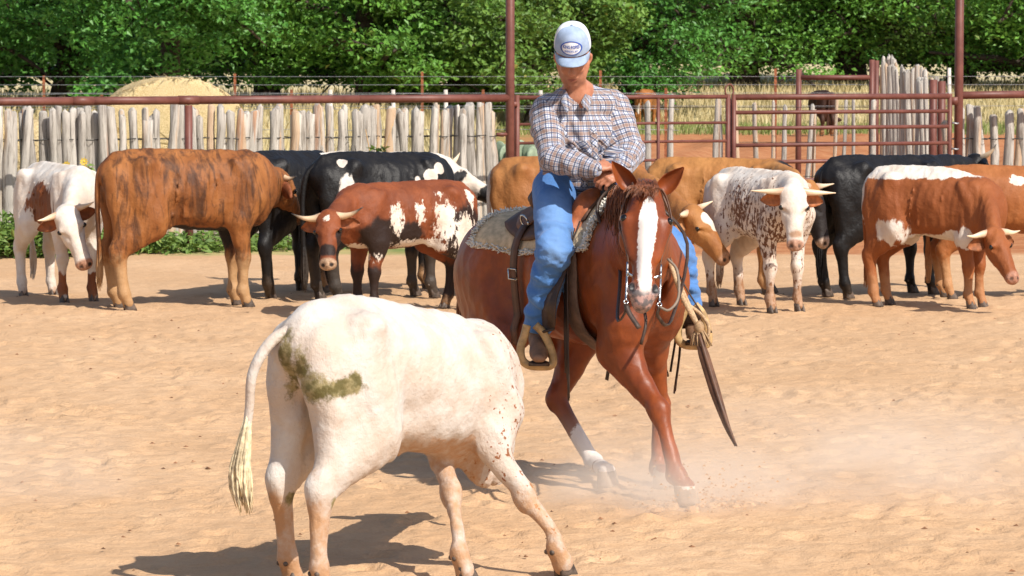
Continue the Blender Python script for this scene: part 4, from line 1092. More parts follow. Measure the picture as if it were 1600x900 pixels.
FOOT = {'R': hl(at(842, 556, 16.45)), 'L': hl(at(1086, 524, 16.66))}
def saddle():
    root = empty('saddle', HO, HH)
    tag(root, 'brown western saddle with a russet tooled swell and a black wrapped horn', 'saddle')
    # skirt
    def sk(u):
        a = 40 + 17 * math.sin(PI * min(1, max(0, u)) ** .8) ; return (-a, a)
    drape(-.66, .02, -55, 55, .026, .012, sk, 18, 22).build('skirt', L_brown, root)
    # jockeys: smaller leathers above the skirt
    def jk(u):
        a = 24 + 24 * math.sin(PI * u); return (-a, a)
    drape(-.60, -.34, -40, 40, .040, .010, jk, 12, 18).build('rear_jockey', leather('jockey_leather', (.20, .085, .038)), root)
    # seat with its cantle
    B = Flesh()
    B.chain([V(-.46, 0, 1.40), V(-.36, 0, 1.375), V(-.22, 0, 1.37), V(-.10, 0, 1.41)], [(.20, .05), (.20, .045), (.16, .045), (.13, .05)], .04)
    for i in range(7):
        a = (i - 3) / 3; B.ell(V(-.45 + .05 * (1 - a * a) * -1 + .05 * a * a, a * .17, 1.455 - .06 * a * a), (.028, .06, .05), .03)
    me, v = B.mesh('seat', .010, 1); link('seat', me, L_brown, root)
    B = Flesh()
    B.ell(V(-.06, 0, 1.39), (.075, .155, .085), .03)
    for q in (1, -1):
        B.ell(V(-.055, .125 * q, 1.355), (.06, .075, .085), .05)
        B.chain([V(-.05, .15 * q, 1.33), V(-.02, .215 * q, 1.22)], [(.06, .05), (.07, .025)], .04, n=2)
    me, v = B.mesh('swell', .008, 1); link('swell', me, L_red, root)
    B = Flesh()
    top = hl(at(950, 291, 16.52)); base = V(-.05, .0, 1.43)
    B.cone(base, top - V(0, 0, .03), .042, .036, .02); B.ell(top, (.048, .046, .020), .012)
    for i in range(4): B.chain([base + (top - base) * (.35 + .15 * i) + V(math.cos(t) * .037, math.sin(t) * .037, 0) for t in np.linspace(0, 2 * PI, 9)], [.008] * 9, .004, side=(0, 0, 1), n=1)
    me, v = B.mesh('saddle_horn', .006, 1); link('saddle_horn', me, L_black, root)
    for sd, q in (('R', -1), ('L', 1)):
        ft = FOOT[sd]
        # fender: a wide leather that hangs in front of the leg, then the stirrup leathers
        p0 = on_back(-.10, 48 * q, .05); p1 = on_back(-.06, 80 * q, .062); p2 = V(-.03, ft[1] * .55 + q * .165, .92); p3 = V(ft[0] * .4 - .0, ft[1] * .80 + q * .05, .80); p4 = ft + V(.045, -.01 * q, .12)
        sp = spline([p0, p1, p2, p3, p4], 5); n = len(sp)
        MB().strip(sp, [np.interp(i / (n - 1), [0, .25, .55, .75, 1], [.15, .25, .26, .14, .06]) for i in range(n)], (1, .25 * q, 0), .010).build('fender', L_dark, root)
        # stirrup
        fwd = nrm(hl(HO + np.array((.04 if sd == 'R' else .10, -1, 0)))); lat = nrm(np.cross((0, 0, 1), fwd)); tl = .10 * (1 if sd == 'R' else -.35)
        U = []
        for (a, z) in ((-.020, .150), (-.045, .10), (-.078, .04), (-.086, -.015), (-.06, -.045), (0, -.052), (.05, -.045), (.066, -.01), (.064, .05), (.050, .11), (.020, .150)):
            a2 = a + (z * -.25 if sd == 'R' else z * -.15)
            U.append(ft + lat * (a2 * (-1)) * (-1) + V(0, 0, z))
        so = MB().tube(spline(U, 4), .0135, 8, flat=1.5, up=fwd); st = so.build('stirrup', simple('stirrup_wood_' + sd, (.42, .27, .12), .5, .3, 25), root)
        MB().box(ft + V(0, 0, -.04) , (.035, .05, .006), np.stack([fwd, lat, (0, 0, 1)], 1)).build('tread', L_dark, st)
        # saddle strings and latigos
        mb = MB()
        for (x, a, ln, w) in ((.0, 52, .52, .012), (.02, 56, .60, .010), (-.03, 60, .44, .012), (.03, 46, .66, .009)):
            p = on_back(x, a * q, .06); m = on_back(x + .03, (a + 32) * q, .06)
            mb.strip(spline([p, m, V(m[0] + .03, m[1] + .02 * q, m[2] - ln * .55), V(m[0] + .01, m[1] + .0 * q, m[2] - ln)], 5), w, (1, .2, 0), .004)
        mb.build('saddle_strings', L_dark, root)
        # rear rigging strap with a buckle, flank cinch
        sp = [on_back(-.44 - .015 * i / 14, (44 + 100 * i / 14) * q, .05 - .02 * i / 14) for i in range(15)]
        MB().strip(sp, .052, (1, 0, 0), .009).build('rear_billet', L_brown, root)
        bk = MB(); c = sp[6]; t = nrm(sp[7] - sp[5]); n_ = nrm(c - on_back(-.447, 87 * q, -.1)) * .008
        ring = [c + n_ + V(1, 0, 0) * (.034 * a) + t * (.026 * b) for a, b in ((-1, -1), (1, -1), (1, 1), (-1, 1), (-1, -1))]
        bk.tube(ring, .005, 6).build('buckle', metal, root)
        rg = MB(); c = on_back(-.44, 42 * q, .066); rg.tube([c + V(.03 * math.cos(a), .012 * q * math.sin(a), .03 * math.sin(a)) for a in np.linspace(0, 2 * PI, 13)], .005, 6).build('rigging_ring', metal, root)
        ci = [on_back(.0, (70 + 106 * i / 14) * q, .03) for i in range(15)]
        MB().strip(ci, .11, (1, 0, 0), .010).build('cinch', leather('cinch_mohair', (.16, .10, .07), .8), root)
        cn = MB(); c = on_back(-.02, 96 * q, .05); cn.ball(c, (.03, .012, .03), 12, 8); cn.build('concho', metal, root)
    # hobble strap hanging under the girth
    p = on_back(.03, -158, .02); mb = MB()
    mb.strip(spline([p, p + V(.05, .03, -.035), p + V(.13, .05, -.03), p + V(.19, .03, .03)], 4), .022, (.2, 1, 0), .006)
    mb.strip(spline([p + V(.05, .03, -.035), p + V(.04, .02, -.10), p + V(.02, .02, -.17)], 4), .018, (1, .2, 0), .006)
    mb.build('tie_strap', L_dark, root)
    return root
saddle()

def bridle():
    root = empty('bridle', HO, HH)
    tag(root, "brown leather bridle with a silver shanked bit on the chestnut horse's head", 'bridle')
    hd = MB()
    for q in (1, -1):
        pts = [HT(-.07, .02 * q, -.02), HT(-.02, .072 * q, .0), HT(.12, .102 * q, .01), HT(.30, .122 * q, -.005), HT(.45, .100 * q, .0), HT(.62, .078 * q, .012), HT(.76, .072 * q, .012)]
        hd.strip(spline(pts, 4), .014, h_f, .006)
        hd.strip(spline([HT(-.03, .07 * q, -.02), HT(.14, .112 * q, -.05), HT(.30, .09 * q, -.15), HT(.34, 0, -.19)], 4), .014, h_d, .005)
    hd.strip(spline([HT(-.03, -.07, .01), HT(-.0, -.075, .06), HT(.06, -.07, .085)], 4), .014, h_d, .005)
    hd.build('headstall', L_brown, root)
    bt = MB()
    for q in (1, -1):
        b = HT(.78, .076 * q, .016)
        bt.tube(spline([b + h_d * -.06, b, b + h_d * .06 + h_f * .008, b + h_d * .11 - h_f * .004, b + h_d * .145], 4), .0055, 8)
        bt.tube([b + h_s * (.0) + (h_d * math.cos(a) + h_f * math.sin(a)) * .018 for a in np.linspace(0, 2 * PI, 13)], .004, 6)
        bt.tube([b + h_d * .152 + (h_d * math.cos(a) + h_s * math.sin(a)) * .010 for a in np.linspace(0, 2 * PI, 11)], .003, 6)
    bt.tube([HT(.78, -.076, .016), HT(.79, 0, -.03), HT(.78, .076, .016)], .007, 6)
    bt.build('bit', metal, root)
    # curb loop on the left side of the muzzle, reins
    b = HT(1.06, .076, .016)
    MB().tube(spline([b, b + h_s * .045 + h_d * .012, b + h_s * .085 - h_d * .06, b + h_s * .075 - h_d * .20, b + h_s * .03 - h_d * .26], 5), .0065, 6).build('rein_loop', simple('rawhide', (.20, .15, .11), .6), root)
    hand = hl(at(962, 282, 16.48)); b2 = HT(1.06, -.076, .016)
    rn = MB()
    rn.strip(spline([b2, b2 + h_d * .03 - h_f * .02, HT(1.02, -.10, -.15), V(.33, -.21, 1.12), V(.12, -.19, 1.36), hand], 5), .016, (0, 1, .4), .005)
    rn.strip(spline([b, b - h_f * .05 + h_d * .02, HT(.95, .15, -.2), V(.35, .18, 1.2), V(.14, .13, 1.40), hand], 5), .016, (0, 1, .4), .005)
    e = b2
    rn.strip(spline([e, e + h_d * .05 + h_s * .02, e + h_d * .12 + h_s * .065], 4), .022, h_s, .006)
    rn.strip(spline([HT(1.0, .02, -.10), HT(1.13, .025, -.08), HT(1.27, .01, -.12)], 4), .014, h_s, .005)
    rn.build('rein', L_dark, root)
    return root
bridle()

def romal():
    root = empty('romal', HO, HH)
    tag(root, 'pale rawhide rope with a tassel knot and a long dark leather popper swinging free', 'rope')
    k = hl(at(1092, 512, 16.15))
    a = hl(at(1043, 398, 16.30)); 
    rp = MB()
    rp.tube(spline([hl(at(968, 285, 16.47)), hl(at(1010, 330, 16.45)), a, hl(at(1060, 440, 16.22)), k], 6), .011, 8)
    rp.tube(spline([a + V(0, .0, .0), hl(at(1052, 425, 16.20)), hl(at(1068, 468, 16.17)), k], 6), .012, 8)
    rp.tube(spline([hl(at(1066, 470, 16.17)), hl(at(1096, 492, 16.2)), hl(at(1108, 515, 16.2)), hl(at(1098, 536, 16.2)), hl(at(1086, 528, 16.18))], 5), .009, 8)
    rp.build('rope', simple('rawhide_rope', (.42, .28, .16), .7, .3, 90, 0, .6, 200), root)
    kn = MB(); kn.ball(k, (.026, .026, .034)); rnd = random.Random(2)
    for i in range(16):
        o = V(rnd.uniform(-.02, .02), rnd.uniform(-.02, .02), 0); kn.tube([k + o * .5, k + o * 1.5 + V(.01, 0, -.05), k + o * 2 + V(.02, 0, -.085)], [.006, .005, .003], 4)
    kn.build('tassel_knot', simple('knot_leather', (.30, .19, .10), .7, .3, 60), root)
    s0 = hl(at(1090, 522, 16.14)); sp = spline([s0, hl(at(1103, 565, 16.1)), hl(at(1120, 620, 16.05)), hl(at(1136, 666, 16.0)), hl(at(1149, 697, 15.98))], 6); n = len(sp)
    sd = hl(HO + np.array((1.0, .0, -.0)))
    mb = MB(); mb.strip(sp, [np.interp(i / (n - 1), [0, .2, .45, .75, 1], [.030, .052, .052, .030, .008]) for i in range(n)], sd, .006)
    mb.strip(sp + V(.012, 0, 0), [np.interp(i / (n - 1), [0, .2, .5, .8, 1], [.014, .018, .018, .014, .006]) for i in range(n)], sd, .006)
    mb.build('popper', L_brown, root)
    t = MB(); t.tube(spline([hl(at(1045, 400, 16.25)), hl(at(1075, 455, 16.2)), hl(at(1098, 492, 16.2)), hl(at(1112, 520, 16.2))], 5), .0045, 6).build('thin_cord', L_dark, root)
    return root
romal()
# ------------------------------------------------------------------ the rider
def rider():
    O = at(888, 292, 16.88)
    root = empty('person', O, 0)
    tag(root, 'rider in a plaid shirt, blue jeans and trucker cap looking down from the chestnut horse', 'person')
    q = lambda px, py, D: at(px, py, D) - O
    pel, waist, chest, neck = q(888, 296, 16.88), q(893, 262, 16.84), q(905, 200, 16.74), q(901, 141, 16.66)
    C = q(895, 90, 16.60)
    hf = nrm(V(-.06, -.86, -.50)); hs_ = nrm(np.cross(hf, (0, 0, 1))); hs_ = hs_ if hs_[0] > 0 else -hs_; hu = nrm(np.cross(hs_, hf)); hu = hu if hu[2] > 0 else -hu
    H = lambda f=0, s_=0, u=0: C + hf * f + hs_ * s_ + hu * u
    shR, shL = q(855, 178, 16.66), q(959, 170, 16.86)
    elR, elL = q(861, 246, 16.50), q(986, 237, 16.72)
    wrR, wrL = q(925, 264, 16.40), q(970, 270, 16.50)
    hipR, hipL = q(866, 300, 16.74), q(926, 302, 16.92)
    knR, knL = q(866, 392, 16.40), q(1056, 392, 16.76)
    anR, anL = q(841, 508, 16.58), q(1074, 478, 16.82)
    side_t = nrm(shL - shR)
    # ---- the body itself: head, neck, trunk, arms, hands, legs in one surface
    B = Flesh()
    B.ell(H(-.015, 0, .03), (.076, .096, .098), .03, M=np.stack([hs_, hf, hu]))
    B.ell(H(.02, 0, -.04), (.056, .078, .085), .03, M=np.stack([hs_, hf, hu]))
    B.chain([H(.055, 0, -.085), H(.068, 0, -.108)], [(.038, .03), (.026, .022)], .03, side=hs_, n=1)
    for s_ in (1, -1):
        B.chain([H(-.0, .062 * s_, -.05), H(.04, .038 * s_, -.098)], [.018, .018], .03, n=1)
        B.ell(H(.066, .036 * s_, -.028), (.020, .018, .014), .02, M=np.stack([hs_, hf, hu]))
        B.ell(H(.083, .032 * s_, .008), (.019, .012, .012), .012, M=np.stack([hs_, hf, hu]), op=-1)
        B.chain([H(.084, .014 * s_, .022), H(.082, .048 * s_, .020)], [.008, .006], .012, n=1)
        B.ell(H(.080, .031 * s_, .005), (.011, .010, .010), .004)
        # ear
        B.chain([H(-.012, .076 * s_, .012), H(-.020, .084 * s_, .0), H(-.016, .082 * s_, -.022), H(-.006, .076 * s_, -.032)], [.010, .012, .011, .008], .008, n=2)
    B.chain([H(.088, 0, .012), H(.110, 0, -.024), H(.101, 0, -.033)], [(.011, .012), (.015, .017), (.019, .011)], .010, side=hs_, n=2)
    B.chain([H(.091, -.022, -.062), H(.0975, 0, -.060), H(.091, .022, -.062)], [.006, .008, .006], .008, n=2)
    B.chain([H(.089, -.018, -.074), H(.095, 0, -.075), H(.089, .018, -.074)], [.006, .0085, .006], .008, n=2)
    B.chain([H(.097, -.024, -.0675), H(.103, 0, -.0675), H(.097, .024, -.0675)], [.003, .003, .003], .003, op=-1, n=1)
    B.chain([H(-.02, 0, -.07), neck * .5 + H(-.02, 0, -.07) * .5, neck + V(0, .02, -.03)], [(.046, .050), (.047, .052), (.060, .06)], .03, side=side_t, n=2)
    B.chain([neck + V(0, .03, -.02), chest + V(0, .02, .03), chest + V(0, 0, -.05), waist, pel], [(.10, .06), (.155, .095), (.15, .10), (.13, .095), (.15, .11)], .05, side=side_t)
    for a, b, c in ((shR, elR, wrR), (shL, elL, wrL)):
        B.chain([a, (a + b) / 2, b], [.052, .046, .038], .05, n=2); B.chain([b, (b * .6 + c * .4), c], [.038, .038, .026], .02, n=3)
    for a, b, c in ((hipR, knR, anR), (hipL, knL, anL)):
        B.chain([a, (a + b) / 2, b], [.082, .074, .055], .05, n=2); B.chain([b, b * .6 + c * .4, c], [.052, .052, .036], .03, n=3)
        B.chain([c, c + V(0, .02, -.04), c + V(0, -.03, -.06)], [.034, .030, .022], .02, n=2)
    def hand(w, ax, up, fl, curl, th):
        """w wrist, ax along the palm, up back of the hand, fl across the knuckles towards the little finger"""
        B.chain([w, w + ax * .03, w + ax * .085], [(.026, .020), (.034, .019), (.042, .015)], .02, side=fl, n=2)
        for i in range(4):
            o = (i - 1.5) * .0205; ln = (.92, 1.0, .95, .76)[i]
            k = w + ax * (.088 + (.004, .008, .004, -.006)[i]) + fl * o
            a1 = nrm(ax * math.cos(curl) - up * math.sin(curl) + fl * o * 2.0); a2 = nrm(ax * math.cos(curl + 1.0) - up * math.sin(curl + 1.0)); a3 = nrm(ax * math.cos(curl + 1.7) - up * math.sin(curl + 1.7))
            p1 = k + a1 * .043 * ln; p2 = p1 + a2 * .027 * ln; p3 = p2 + a3 * .020 * ln
            B.ell(k + up * .004, .0115, .008)
            B.chain([k - ax * .02, k, p1, p2, p3], [.010, .0105, .0098, .0088, .0072], .004, n=1)
        t0 = w + ax * .028 - fl * .030; t1 = t0 + nrm(ax * .8 - fl * .55 - up * .35) * .042; t2 = t1 + nrm(ax * .85 - up * .55 + fl * th) * .030; t3 = t2 + nrm(ax * .7 - up * .7 + fl * th) * .022
        B.chain([w + ax * .012 - fl * .012, t0, t1, t2, t3], [.016, .0165, .0125, .0115, .009], .010, n=1)
    hn = q(951, 268, 16.44)
    axR = nrm(hn + V(.01, .02, .035) - wrR); upR = nrm(V(.0, -.55, .9) - axR * (V(.0, -.55, .9) @ axR)); flR = np.cross(axR, upR); flR = flR if flR[1] < 0 else -flR
    hand(wrR, axR, upR, flR, .55, -.1)
    axL = nrm(hn + V(.02, .03, -.02) - wrL); upL = nrm(V(.3, -.6, .7) - axL * (V(.3, -.6, .7) @ axL)); flL = np.cross(axL, upL); flL = flL if flL[1] < 0 else -flL
    hand(wrL, axL, upL, flL, .7, .1)
    me, v = B.mesh('person_body', .005, 1)
    hmk = np.linalg.norm(v - H(.09, 0, -.068), axis=1)
    lv = np.sqrt((((v - H(.097, 0, -.0675)) @ hs_) / .027) ** 2 + (((v - H(.097, 0, -.0675)) @ hu) / .011) ** 2 + (((v - H(.097, 0, -.0675)) @ hf) / .03) ** 2); attr(me, 'lip', 1 - lv)
    sv = np.sqrt((((v - H(.06, 0, -.085)) @ hs_) / .075) ** 2 + (((v - H(.06, 0, -.085)) @ hu) / .05) ** 2 + (((v - H(.06, 0, -.085)) @ hf) / .07) ** 2); attr(me, 'stub', 1 - sv); brow = np.minimum(np.linalg.norm(v - H(.088, .03, .024), axis=1), np.linalg.norm(v - H(.088, -.03, .024), axis=1)); attr(me, 'brow', 1 - brow / .022)
    hairv = np.where((v - C) @ hf < -.005, np.clip(((v - C) @ hu + .05) / .02, -1, 1), -1); attr(me, 'hair', np.where((np.linalg.norm(v - C, axis=1) < .16) & (np.abs((v - C) @ hs_) < .076), hairv, -1))
    M = NT('tanned_skin'); n = M.noise(30, 4, .6); c = M.mix(M.ss(n, .3, .7), (.37, .145, .08), (.46, .195, .115))
    c = M.mix(M.ss(M.at('lip'), 0, .5, 0, .9), c, (.26, .065, .05)); c = M.mix(M.ss(M.at('stub'), -.2, .5, 0, .35), c, (.17, .075, .05)); c = M.mix(M.ss(M.at('brow'), .1, .5, 0, .75), c, (.09, .045, .025)); c = M.mix(M.ss(M.at('hair'), 0, .5), c, (.09, .05, .028))
    M.set(color=c, rough=.48, spec=.4, sub=.0, normal=M.bump(M.noise(220, 3), .12, .003)); link('body', me, M.m, root)
    # ---- shirt
    B = Flesh()
    B.chain([neck + V(0, .035, -.035), chest + V(0, .03, .035), chest + V(0, .0, -.03), waist * .5 + chest * .5 + V(0, 0, -.02), waist + V(0, 0, .0), waist + V(0.0, .01, -.055)],
            [(.115, .07), (.175, .115), (.18, .130), (.172, .132), (.165, .128), (.168, .125)], .05, side=side_t, n=5)
    for nm_, a, b, c in (('R', shR, elR, wrR), ('L', shL, elL, wrL)):
        inn = a * .6 + (neck + V(0, .03, -.05)) * .4
        B.chain([inn, a, a * .5 + b * .5, b], [(.085, .075), .0 + np.array((.082, .080)), (.070, .070), (.061, .061)], .05, n=4)
        B.chain([b, b * .6 + c * .4, b * .25 + c * .75, c], [.060, .060, .050, .040], .025, n=4)
        d1 = nrm(b - a); d2 = nrm(c - b)
        rr = random.Random(5 if nm_ == 'R' else 8)
        for i in range(7):     # folds gathered round the elbow and sleeve
            t = .15 + .13 * i; p = a + (b - a) * t if i < 4 else b + (c - b) * (t - .62) * 1.6
            ax = d1 if i < 4 else d2; e1 = nrm(np.cross(ax, V(.3, 1, .2))); e2 = np.cross(ax, e1); r0 = .071 - .003 * i
            arc = [p + e1 * r0 * math.cos(w) + e2 * r0 * math.sin(w) + ax * .05 * math.sin(w * .5 + i) for w in np.linspace(rr.uniform(0, 2), rr.uniform(3, 5.4), 7)]
            B.chain(arc, [.003, .007, .009, .009, .009, .007, .003], .022, n=1)
    fr = nrm(np.cross(side_t, (0, 0, 1))); fr = fr if fr[1] < 0 else -fr
    for (a, b) in (((-.10, .03), (-.02, -.13)), ((.11, .02), (.03, -.15)), ((-.12, -.06), (-.06, -.20)), ((.13, -.08), (.07, -.20)), ((-.03, -.10), (.05, -.19)), ((.02, .02), (.0, -.1))):
        B.chain([chest + side_t * a[0] + fr * .115 + V(0, 0, a[1]), chest + side_t * (a[0] + b[0]) / 2 + fr * .13 + V(0, 0, (a[1] + b[1]) / 2), chest + side_t * b[0] + fr * .135 + V(0, 0, b[1] - .02)], [.006, .011, .006], .03, n=3)
    for i in range(5):
        z = -.02 - .011 * i; B.chain([waist + side_t * (-.15) + V(0, -.05, z + .03), waist + fr * .14 + V(0, 0, z * 1.5), waist + side_t * .15 + V(0, -.05, z + .02 * math.sin(i * 2))], [.005, .009, .005], .02, n=4)
    # open collar
    B.ell(neck + V(.0, -.055, .03), (.040, .05, .075), .02, op=-1)
    me, v = B.mesh('shirt', .0075, 1)
    me, v = wrinkle(me, v, .0075, 9.0, 2.0, (1, 1, .6)); me, v = wrinkle(me, v, .004, 20.0, 5.0, (.8, .8, 1.2))
    # uv per face: trunk from the front, sleeves round their own bones
    f = np.zeros(len(me.loops), np.int32); me.loops.foreach_get('vertex_index', f); f = f.reshape(-1, 4); ctr = v[f].mean(1)
    def seg(p, a, b):
        L = b - a; t = np.clip((p - a) @ L / (L @ L), 0, 1); return np.linalg.norm(p - (a + t[:, None] * L), axis=1)
    segs = [(shR + V(-.0, 0, -.0) + nrm(elR - shR) * .03, elR), (elR, wrR), (shL + nrm(elL - shL) * .03, elL), (elL, wrL)]
    dist = np.stack([seg(ctr, a, b) - .072 for a, b in segs] + [np.where(ctr[:, 2] < 9, .012, 0)], 1); dist[:, 4] = seg(ctr, neck + V(0, .03, -.06), waist) - .15
    who = dist.argmin(1); pv = v[f]; uv = np.zeros((len(f), 4, 2))
    for k, (a, b) in enumerate(segs):
        m = who == k; L = nrm(b - a); e1 = nrm(np.cross(L, (0, 1, 0))); e2 = np.cross(L, e1); d = pv[m] - a
        ang = np.arctan2(d @ e1, d @ (-e2 if (-e2)[1] < 0 else e2)); ang = np.where(ang - ang[:, :1] > PI, ang - 2 * PI, np.where(ang - ang[:, :1] < -PI, ang + 2 * PI, ang))
        uv[m, :, 0] = ang * .07; uv[m, :, 1] = d @ L + (0 if k % 2 == 0 else np.linalg.norm(segs[k - 1][1] - segs[k - 1][0]))
    m = who == 4; d = pv[m] - chest
    ang = np.arctan2(d @ side_t, d @ fr); ang = np.where(ang - ang[:, :1] > PI, ang - 2 * PI, np.where(ang - ang[:, :1] < -PI, ang + 2 * PI, ang))
    uv[m, :, 0] = ang * .15; uv[m, :, 1] = d[..., 2]
    ul = me.uv_layers.new(name='cloth'); ul.data.foreach_set('uv', uv.astype(np.float32).ravel())
    def plaid(name, rot=0.0, src='UV'):
        M = NT(name); tc = M.n('ShaderNodeTexCoord').outputs[src]
        mp = M.map(tc, (1, 1, 1), (0, 0, rot)); sp = M.n('ShaderNodeSeparateXYZ'); M.put(sp.inputs[0], mp)
        c = (.60, .61, .64)
        out = None
        def fam(sock, colr, period, ph, w, amt):
            t = M.math('FRACT', M.math('ADD', M.math('DIVIDE', sock, period), ph)); t = M.math('ABSOLUTE', M.math('SUBTRACT', t, .5))
            return M.ss(t, w, w - .035, 0, amt), colr
        col = None
        for ax in (0, 1):
            for (colr, ph, w, amt) in (((.22, .11, .065), .0, .17, .62), ((.035, .045, .10), .27, .085, .82), ((.035, .045, .10), -.27, .085, .82), ((.14, .20, .40), .5, .06, .55)):
                fac, cc = fam(sp.outputs[ax], colr, .050, ph, w, amt)
                col = M.mix(fac, col if col else c, cc)
        n = M.noise(400, 2, .5); col = M.mix(M.ss(n, .3, .7, 0, .12), col, (.2, .2, .22))
        M.set(color=col, rough=.85, spec=.2, sheen=.2, normal=M.bump(M.noise(26, 4, .55, None, .4), .35, .012)); return M.m
    pm = plaid('plaid_cotton'); pd = plaid('plaid_cotton_bias', PI / 4)
    sh = link('shirt', me, pm, root)
    def patch(name, mat, pts, thick=.006, parent=sh, nu=8, nv=8, off=.0):
        """a cloth panel lying on the shirt: the corners are (across, up) from the chest, pushed on to the surface"""
        from mathutils.bvhtree import BVHTree
        bv = patch.bv
        vv = []; uvs = []
        for i in range(nu + 1):
            for j in range(nv + 1):
                a, b = i / nu, j / nv
                p = (1 - a) * (1 - b) * np.array(pts[0]) + a * (1 - b) * np.array(pts[1]) + a * b * np.array(pts[2]) + (1 - a) * b * np.array(pts[3])
                w = chest + side_t * p[0] + V(0, 0, p[1]); o = w + fr * .4
                hit = bv.ray_cast(Vector(o), Vector(-fr), 1.0)[0]
                pp = np.array(hit) if hit else w + fr * .12
                vv.append(pp + fr * (thick + off)); uvs.append(p)
        base = np.array(vv); n = len(base); vv = np.vstack([base, base - fr * (thick + .006)]); ff = []
        st = nv + 1
        for i in range(nu):
            for j in range(nv): a = i * st + j; ff.append((a, a + st, a + st + 1, a + 1))
        rim = [i * st for i in range(nu)] + [nu * st + j for j in range(nv)] + [i * st + nv for i in range(nu, 0, -1)] + [j for j in range(nv, 0, -1)]
        for i in range(len(rim)): a, b = rim[i], rim[(i + 1) % len(rim)]; ff.append((b, a, a + n, b + n))
        m_ = mesh_np(name, vv, ff); li = np.zeros(len(m_.loops), np.int32); m_.loops.foreach_get('vertex_index', li)
        U = np.array(uvs + uvs); l = m_.uv_layers.new(name='cloth'); l.data.foreach_set('uv', U[li].astype(np.float32).ravel())
        return link(name, m_, mat, parent)
    from mathutils.bvhtree import BVHTree
    patch.bv = BVHTree.FromPolygons([tuple(x) for x in v], [tuple(x) for x in f.tolist()])
    for s_ in (-1, 1):
        a = -.125 if s_ < 0 else .025; 
        patch('pocket', pd, [(a, -.19), (a + .10, -.19), (a + .10, -.07), (a, -.07)], .004)
        patch('pocket_flap', pd, [(a + .05, -.105), (a + .104, -.075), (a + .102, -.055), (a - .002, -.055)], .009)
    patch('placket', pd, [(-.018, -.29), (.016, -.29), (.013, .0), (-.016, .0)], .004, nu=4, nv=16)
    for i in range(5):
        z = -.02 - i * .062; hit = patch.bv.ray_cast(Vector(chest + V(0, 0, z) + fr * .4), Vector(-fr), 1.0)[0]
        if hit: MB().ball(np.array(hit) + fr * .007, (.0055, .0055, .0055), 8, 6).build('snap_button', simple('pearl_snap', (.6, .6, .62), .25) if i == 0 else bpy.data.materials['pearl_snap'], sh)
    # collar: two folded wings
    for s_ in (1, -1):
        n0 = neck + V(0, .055, .025); pts = [(n0 + side_t * (.012 * s_), n0 + side_t * (.012 * s_) + V(0, .02, -.045)), (neck + side_t * (.062 * s_) + V(0, .02, .02), neck + side_t * (.088 * s_) + V(0, .02, -.03)),
               (neck + side_t * (.058 * s_) + V(0, -.045, -.005), neck + side_t * (.088 * s_) + V(0, -.055, -.05)), (neck + side_t * (.022 * s_) + V(0, -.095, -.06), neck + side_t * (.060 * s_) + V(0, -.118, -.105))]
        up_ = spline([p[0] for p in pts], 4); lo_ = spline([p[1] for p in pts], 4); n = len(up_); vv = []; ff = []
        for i in range(n): vv += [up_[i], lo_[i], up_[i] + V(0, .004, -.006), lo_[i] + V(0, .006, -.006)]
        for i in range(n - 1):
            a = i * 4; b = a + 4; ff += [(a, b, b + 1, a + 1), (a + 2, a + 3, b + 3, b + 2), (a, a + 2, b + 2, b), (a + 1, b + 1, b + 3, a + 3)]
        ff += [(0, 1, 3, 2), (4 * n - 4, 4 * n - 2, 4 * n - 1, 4 * n - 3)]
        m_ = mesh_np('collar', np.array(vv), ff); li = np.zeros(len(m_.loops), np.int32); m_.loops.foreach_get('vertex_index', li)
        P = np.array(vv); U = np.stack([P @ side_t + P[:, 1], P[:, 2]], 1); l = m_.uv_layers.new(name='cloth'); l.data.foreach_set('uv', U[li].astype(np.float32).ravel()); link('collar', m_, pd, sh)
    for b, c in ((elR, wrR), (elL, wrL)):
        d = nrm(c - b); cf = MB().tube([c - d * .045, c - d * .02, c + d * .006, c + d * .007, c - d * .006], [.046, .044, .041, .033, .033], 16); m_ = cf.mesh('cuff')
        P = np.array(cf.v); li = np.zeros(len(m_.loops), np.int32); m_.loops.foreach_get('vertex_index', li); U = np.stack([P[:, 2], P @ d], 1); l = m_.uv_layers.new(name='cloth'); l.data.foreach_set('uv', U[li].astype(np.float32).ravel()); link('cuff', m_, pm, sh)
    # ---- jeans
    B = Flesh()
    B.chain([waist + V(0, .01, -.03), pel + V(0, .02, .02), pel + V(0, .03, -.06)], [(.150, .112), (.165, .125), (.16, .12)], .05, side=side_t)
    for nm_, a, b, c in (('R', hipR, knR, anR), ('L', hipL, knL, anL)):
        B.chain([a + V(0, .02, .01), a * .5 + b * .5, b], [.108, .096, .078], .06, n=4)
        B.chain([b, b * .65 + c * .35, b * .3 + c * .7, c + V(0, 0, .0)], [(.077, .078), (.074, .078), (.065, .070), (.064, .072)], .03, n=4)
        rr = random.Random(3 if nm_ == 'R' else 4); 
        for i in range(13):
            t = -.28 + i * .095
            p = b + (c - b) * t if t > 0 else b + (b - a) * t; ax = nrm(c - b) if t > 0 else nrm(b - a); e1 = nrm(np.cross(ax, V(.2, 1, .1))); e2 = np.cross(ax, e1); r0 = np.interp(t, [-.3, 0, .4, 1], [.086, .076, .072, .062])
            w0 = rr.uniform(-1.5, 2.5); arc = [p + e1 * r0 * math.cos(w) + e2 * r0 * math.sin(w) + ax * (.035 * math.sin(w * 1.3 + i * 2.1)) for w in np.linspace(w0, w0 + rr.uniform(1.6, 3.4), 7)]
            B.chain(arc, [.003, .011, .015, .016, .015, .011, .003], .016, n=2)
        for i in range(4):
            B.chain([a + (b - a) * (.05 + .06 * i) + V(-.06, -.07, .03), a + (b - a) * (.12 + .09 * i) + V(.0, -.11, .02), a + (b - a) * (.1 + .07 * i) + V(.07, -.07, .02)], [.004, .008, .004], .03, n=3)
